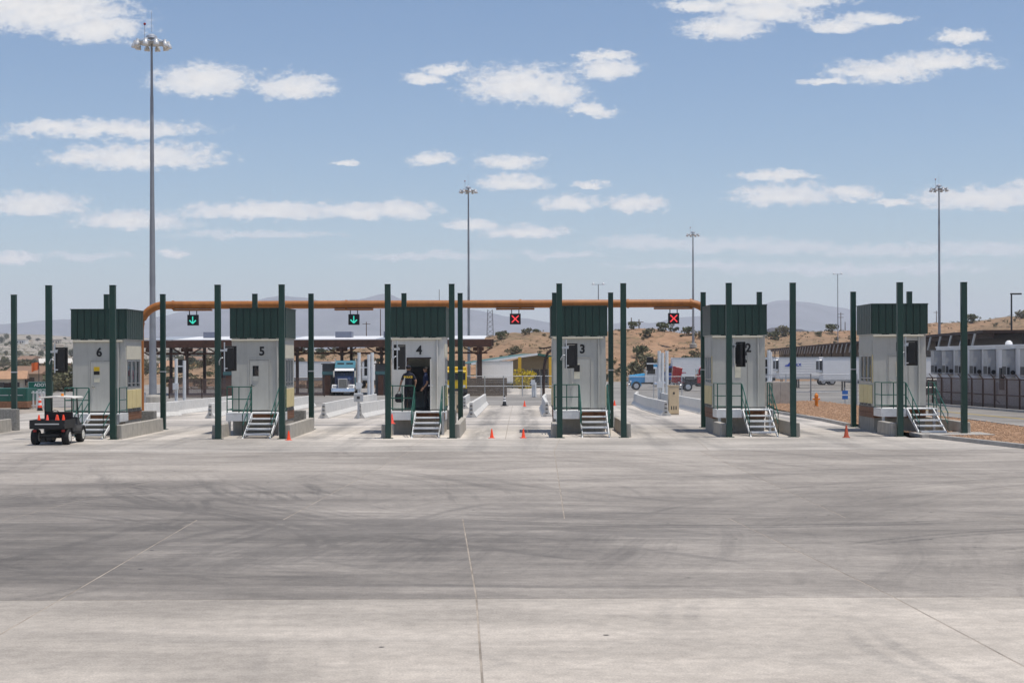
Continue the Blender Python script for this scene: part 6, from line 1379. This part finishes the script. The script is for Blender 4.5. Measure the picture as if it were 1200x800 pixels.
def bollard(px, py, h, r, mat, label):
    x, Y = gp(px, py); t = empty('bollard', (x, Y, road_z(Y)), 0, label, 'bollard'); MB().lathe([(r, 0), (r, h - r * 0.6), (r * 0.7, h - 0.1 * r), (r * 0.1, h)], 12).build('tube', mat, t, smooth='auto'); MB().lathe([(r + 0.004, h * 0.7), (r + 0.004, h * 0.8)], 12).build('band', MT['white'], t); MB().box(-r * 1.6, r * 1.6, -r * 1.6, r * 1.6, 0, 0.04).build('foot', MT['block'], t)
YP = M('yellow bollard paint', (0.70, 0.45, 0.03), 0.5)
bollard(36.5, 478, 0.95, 0.16, YP, 'yellow bollard below the green guide sign'); bollard(31.5, 478, 1.1, 0.14, MT['black'], 'dark bollard beside the green container')
def white_rack():
    x, Y = gp(44, 479); t = empty('white_gate', (x, Y, road_z(Y)), 0, 'small white barred gate below the green guide sign', 'gate')
    for k in range(5): MB().box(-0.6 + k * 0.24, -0.5 + k * 0.24, 0, 0.06, 0, 1.25).build('bar', MT['white_steel'], t)
    for z in (0.2, 1.1): MB().box(-0.62, 0.62, -0.03, -0.001, z, z + 0.08).build('rail', MT['white_steel'], t)
white_rack()
def barrel():
    x, Y = gp(46.5, 481); t = empty('traffic_drum', (x, Y, road_z(Y)), 0, 'orange and white traffic drum behind the cart canopy', 'traffic drum'); om = MT['cone']
    MB().lathe([(0.20, 0), (0.20, 0.05), (0.17, 0.06), (0.17, 0.2)], 14).build('base', MT['black'], t)
    for k in range(4): MB().lathe([(0.15 - k * 0.02, 0.2 + k * 0.16), (0.135 - k * 0.02, 0.36 + k * 0.16)], 14).build('band', om if k % 2 == 0 else MT['white'], t, smooth='auto')
    MB().lathe([(0.07, 0.84), (0.05, 0.88), (0.04, 0.95)], 12).build('handle', om, t)
barrel()
def flag():
    Y = 150; x = GX(45.5, Y); g = road_z(Y); t = empty('flag_pole', (x, Y, g), 0, 'orange flag on a pole above the green guide sign', 'flag'); zt = P(45, 424, Y).z - g; MB().cyl((0, 0, 0), (0, 0, zt), 0.035, n=8).build('pole', MT['dark'], t)
    mb = MB(); n = 8; vs = []
    for i in range(n + 1):
        for z in (zt - 0.02, zt - 0.75 - 0.15 * i / n): vs.append((-i * 0.09, 0.05 * math.sin(i * 1.1), z - 0.10 * (i / n) ** 2))
    mb.add(vs, [(2 * i, 2 * i + 1, 2 * i + 3, 2 * i + 2) for i in range(n)]); mb.build('cloth', M('orange cloth', (0.80, 0.16, 0.04), 0.9), t, smooth=True, recalc=False)
flag()

# ------------------------------------------------------------------ plants
def crown_mesh(seed, rx, rz, n, leaf, mat, lumps=7):
    r = random.Random(seed); mb = MB(); L = [(r.uniform(-0.6, 0.6) * rx, r.uniform(-0.6, 0.6) * rx, rz * r.uniform(0.45, 1.35), r.uniform(0.35, 0.6)) for _ in range(lumps)]
    for k in range(n):
        cx, cy, cz, s = r.choice(L); u = r.uniform(-1, 1); a = r.uniform(0, 6.283); q = (1 - u * u) ** 0.5; d = r.uniform(0.45, 1.0) ** 0.5
        c = Vector((cx + q * math.cos(a) * rx * s * d, cy + q * math.sin(a) * rx * s * d, max(0.05, cz + u * rz * s * d)))
        e1 = Vector((r.gauss(0, 1), r.gauss(0, 1), r.gauss(0, 1))).normalized(); e2 = e1.cross(Vector((r.gauss(0, 1), r.gauss(0, 1), r.gauss(0, 1)))).normalized(); l = leaf * r.uniform(0.6, 1.4)
        mb.add([c - e1 * l, c + e2 * l * 0.5, c + e1 * l, c - e2 * l * 0.5], [(0, 1, 2, 3)])
    return mb.mesh('crown', mat, recalc=False)
def trunk_mesh(seed, h, r0, spread):
    r = random.Random(seed); mb = MB()
    for k in range(4):
        a = r.uniform(0, 6.28); mb.tube([(0, 0, -0.3), (0.05 * math.cos(a), 0.05 * math.sin(a), h * 0.4), (spread * 0.5 * math.cos(a), spread * 0.5 * math.sin(a), h * 0.8), (spread * math.cos(a), spread * math.sin(a), h * 1.15)], [r0, r0 * 0.7, r0 * 0.4, r0 * 0.15], 6)
    return mb.mesh('trunk', MT['bark'])
SHR = [(crown_mesh(20 + k, 1.0, 0.62, 420, 0.13, MT[('leaf', 'leaf2', 'leaf', 'leaf_dark', 'leaf2')[k]]), trunk_mesh(40 + k, 0.6, 0.05, 0.5)) for k in range(5)]
TRE = [(crown_mesh(60 + k, 1.9, 1.6, 750, 0.22, MT[('leaf', 'leaf_dark', 'leaf2', 'leaf_dark')[k]], 11), trunk_mesh(80 + k, 1.6, 0.14, 1.0)) for k in range(4)]
def plant(kind, name, x, y, s, label, cat, group, z=None, k=None, zs=1.0):
    lib = SHR if kind == 's' else TRE; k = rnd.randrange(len(lib)) if k is None else k
    t = empty(name, (x, y, ground_z(x, y) - 0.03 if z is None else z), rnd.uniform(0, 6.28), label, cat, group); t.scale = (s, s, s * zs)
    put('crown', lib[k][0], t); put('trunk', lib[k][1], t)
n = 0
while n < 280:                                    # desert scrub on the near hill
    px = rnd.uniform(545, 1240); Y = rnd.uniform(258, 338)
    if px > 850: Y += 175
    x = GX(px, Y); plant('s', 'desert_shrub', x, Y, rnd.uniform(0.3, 0.85) * (1.6 if rnd.random() < 0.15 else 0.8), 'small olive desert shrub growing on the reddish hillside', 'shrub', 'shrubs on the hillside', zs=rnd.uniform(0.7, 1.2)); n += 1
for i, (px, Y, s, k, lab) in enumerate(((743, 326, 1.5, 0, 'round shrub on the crest just right of booth three'), (757, 318, 1.7, 1, 'pale shrub below the crest left of the utility pole'), (779, 324, 1.9, 0, 'broad shrub on the crest right of the utility poles'), (790, 328, 1.2, 3, 'narrow dark shrub on the crest left of the thin mast'),
        (805, 322, 1.7, 2, 'spreading shrub on the crest by the thin mast'), (822, 318, 1.7, 1, 'spreading shrub on the crest left of booth two'), (751, 296, 2.2, 0, 'large shrub in the middle of the slope right of booth three'), (763, 280, 2.6, 1, 'large pale shrub low on the slope above the blue cab'),
        (797, 270, 2.6, 0, 'wide green shrub at the foot of the slope above the red truck'), (812, 272, 2.8, 1, 'wide green shrub at the foot of the slope left of the mast'), (830, 275, 2.4, 2, 'wide green shrub beside booth two on the slope'), (739, 275, 2.4, 4, 'dull bush low on the slope behind the rear post of booth three'),
        (588, 318, 1.5, 0, 'dark bush on the crest beside the lattice tower'), (616, 322, 1.3, 1, 'dark bush on the crest above the office roof'), (627, 330, 0.9, 3, 'lone small dark bush on the crest left of booth three'), (600, 300, 1.6, 4, 'dull bush on the slope above the office'),
        (905, 315, 1.8, 0, 'green bush on the slope right of booth two'), (918, 322, 1.9, 1, 'tall bush on the slope left of the front post'), (975, 326, 1.6, 0, 'bush on the crest left of booth one'), (1140, 330, 1.7, 0, 'bush on the crest left of the dark lamp post'), (1198, 326, 2.0, 1, 'bush on the crest at the right edge'))):
    if px > 850: s *= Y / 200.0; Y = Y + 183
    x = GX(px, Y); plant('s', 'desert_shrub', x, Y, s, lab, 'shrub', None, k=k)
for i in range(46):                               # scrub on the left slope and below the canopy
    px = rnd.uniform(195, 545); Y = rnd.uniform(215, 335); plant('s', 'desert_shrub', GX(px, Y), Y, rnd.uniform(0.5, 1.4), 'low scrub bush on the slope seen below the brown canopy', 'shrub', 'scrub behind the canopy', zs=rnd.uniform(0.7, 1.2))
for i in range(240):                              # trees of the town on the left
    near = i < 22; px = rnd.uniform(-40, 100) if near else rnd.uniform(-40, 350); Y = rnd.uniform(225, 340) if near else (rnd.uniform(340, 800) if i % 2 else rnd.uniform(500, 1700)); s = rnd.uniform(0.5, 1.1) if near else rnd.uniform(0.8, 1.9)
    plant('t', 'desert_tree', GX(px, Y), Y, s, 'dark green tree among the houses of the distant town', 'tree', 'trees of the distant town', zs=rnd.uniform(0.8, 1.2))
for px, Y, s in ((76, 200, 1.6), (84, 196, 1.3), (68, 205, 1.2), (58, 190, 0.9)): plant('t', 'desert_tree', GX(px, Y), Y, s, {76: 'largest green roadside bush left of booth six', 84: 'green roadside bush touching the wall of booth six', 68: 'green roadside bush right of the second post', 58: 'small green bush hidden behind the second post'}[px], 'bush', 'bushes behind the cart', z=road_z(Y) - 0.2, k=2 if px != 76 else 0, zs=0.8)
yt = empty('flowering_tree', at(614, 205), 0, 'bright yellow flowering tree beside the green roofed office', 'tree'); put('crown', crown_mesh(5, 1.9, 1.25, 1100, 0.17, MT['leaf_yellow'], 9), yt); put('trunk', trunk_mesh(6, 1.5, 0.12, 0.9), yt); yt.scale = (0.95, 0.95, 1.15)
def scrub():
    """low dry scrub and grass tufts too small to count"""
    r = random.Random(12); v = []; f = []; mi = []
    def bush(x, y, z, s, n, m):
        for k in range(n):
            a = r.uniform(0, 6.28); q = r.uniform(0, 1) ** 0.5 * s; c = Vector((x + q * math.cos(a), y + q * math.sin(a), z + r.uniform(0.05, 0.8) * s * (1 - 0.5 * q / s)))
            e1 = Vector((r.gauss(0, 1), r.gauss(0, 1), r.gauss(0, 1))).normalized(); e2 = e1.cross(Vector((r.gauss(0, 1), r.gauss(0, 1), r.gauss(0, 1)))).normalized(); l = s * r.uniform(0.16, 0.34); o = len(v)
            v.extend([c - e1 * l, c + e2 * l * 0.6, c + e1 * l, c - e2 * l * 0.6]); f.append((o, o + 1, o + 2, o + 3)); mi.append(m)
    def field(n, px0, px1, y0, y1, s0, s1, leaves):
        for _ in range(n):
            px = r.uniform(px0, px1); Y = y0 * (y1 / y0) ** r.random()
            if px > 850 and Y < 400 : Y += 120
            x = GX(px, Y); bush(x, Y, ground_z(x, Y), r.uniform(s0, s1) * (1.5 if r.random() < 0.15 else 1), leaves, r.choice((0, 0, 1, 2, 3, 3)))
    field(2600, 545, 1240, 262, 345, 0.12, 0.45, 12); field(700, 190, 545, 212, 345, 0.15, 0.6, 14); field(2400, -50, 360, 330, 1700, 0.5, 1.7, 16); field(900, 860, 1240, 430, 540, 0.25, 0.8, 12)
    me = bpy.data.meshes.new('scrub'); me.from_pydata([tuple(q) for q in v], [], f)
    for m in (MT['leaf2'], MT['leaf'], MT['leaf_dark'], M('dry grass', (0.30, 0.22, 0.11), 0.9, var=0.3, vs=0.5)): me.materials.append(m)
    me.polygons.foreach_set('material_index', mi); tag(put('scrub', me), 'low dry scrub and grass covering the hillsides', 'scrub', kind='stuff')
scrub()
# ------------------------------------------------------------------ houses of the town
HM = [M('house wall cream', (0.55, 0.48, 0.38), 0.8), M('house wall white', (0.70, 0.68, 0.64), 0.8), M('house wall tan', (0.42, 0.30, 0.20), 0.8)]
RM = [M('tile roof orange', (0.40, 0.235, 0.14), 0.8, var=0.2), M('pale flat roof', (0.60, 0.57, 0.52), 0.8), M('brown roof', (0.24, 0.15, 0.10), 0.8)]
def house(px, Y, w, d, h, wm, rm, label, rz=0.0, gable=True, group=None, z=None):
    x = GX(px, Y); zz = ground_z(x, Y) - 0.4 if z is None else z; t = empty('house', (x, Y, zz), rz, label, 'house', group); MB().box(-w / 2, w / 2, 0, d, 0, h).build('wall', HM[wm], t)
    if gable: MB().prism([(-0.5, h), (d + 0.5, h), (d / 2, h + d * 0.22)], 'x', -w / 2 - 0.5, w / 2 + 0.5).build('roof', RM[rm], t)
    else: MB().box(-w / 2 - 0.2, w / 2 + 0.2, -0.2, d + 0.2, h, h + 0.3).build('roof', RM[rm], t)
    for s in (-0.28, 0.22): MB().box(w * s - 0.6, w * s + 0.6, -0.05, -0.002, h * 0.4, h * 0.75).build('window', MT['darkglass'], t)
    MB().box(-0.5, 0.5, -0.05, -0.002, 0.4, h * 0.72).build('door', MT['rust_dark'], t)
house(9, 190, 3.6, 4.5, 1.7, 0, 0, 'cream house with orange tile roof behind the leftmost post', R(15), z=-0.9); house(27, 215, 5, 5, 2.0, 2, 2, 'brown roofed house right of the leftmost post', R(-10), z=-0.8)
house(90, 200, 5, 4, 1.6, 1, 1, 'white flat roofed house right of the first signal', 0, False, z=-0.3); house(34, 300, 5, 4, 2.2, 1, 1, 'small white house above the orange flag', 0, False)
for i in range(26):
    px = rnd.uniform(-20, 340); Y = rnd.uniform(380, 1500); house(px, Y, rnd.uniform(8, 15), rnd.uniform(7, 11), rnd.uniform(2.8, 4.5), rnd.randrange(3), rnd.randrange(3), 'tiny pale house on the distant hillside of the town', rnd.uniform(-0.5, 0.5), rnd.random() < 0.5, 'houses of the distant town')

# ------------------------------------------------------------------ haze
def build_haze():
    mb = MB().box(-12900, 12900, -1900, 12900, -140, 420)
    m = bpy.data.materials.new('hazy air'); m.use_nodes = True; nt = m.node_tree; nt.nodes.clear()
    v = nt.nodes.new('ShaderNodeVolumePrincipled'); o = nt.nodes.new('ShaderNodeOutputMaterial')
    v.inputs['Color'].default_value = (0.85, 0.905, 1.0, 1); v.inputs['Density'].default_value = HAZE; v.inputs['Anisotropy'].default_value = 0.0
    nt.links.new(v.outputs[0], o.inputs['Volume'])
    tag(mb.build('haze', m), kind='stuff')
HAZE = 1.25e-4
build_haze()
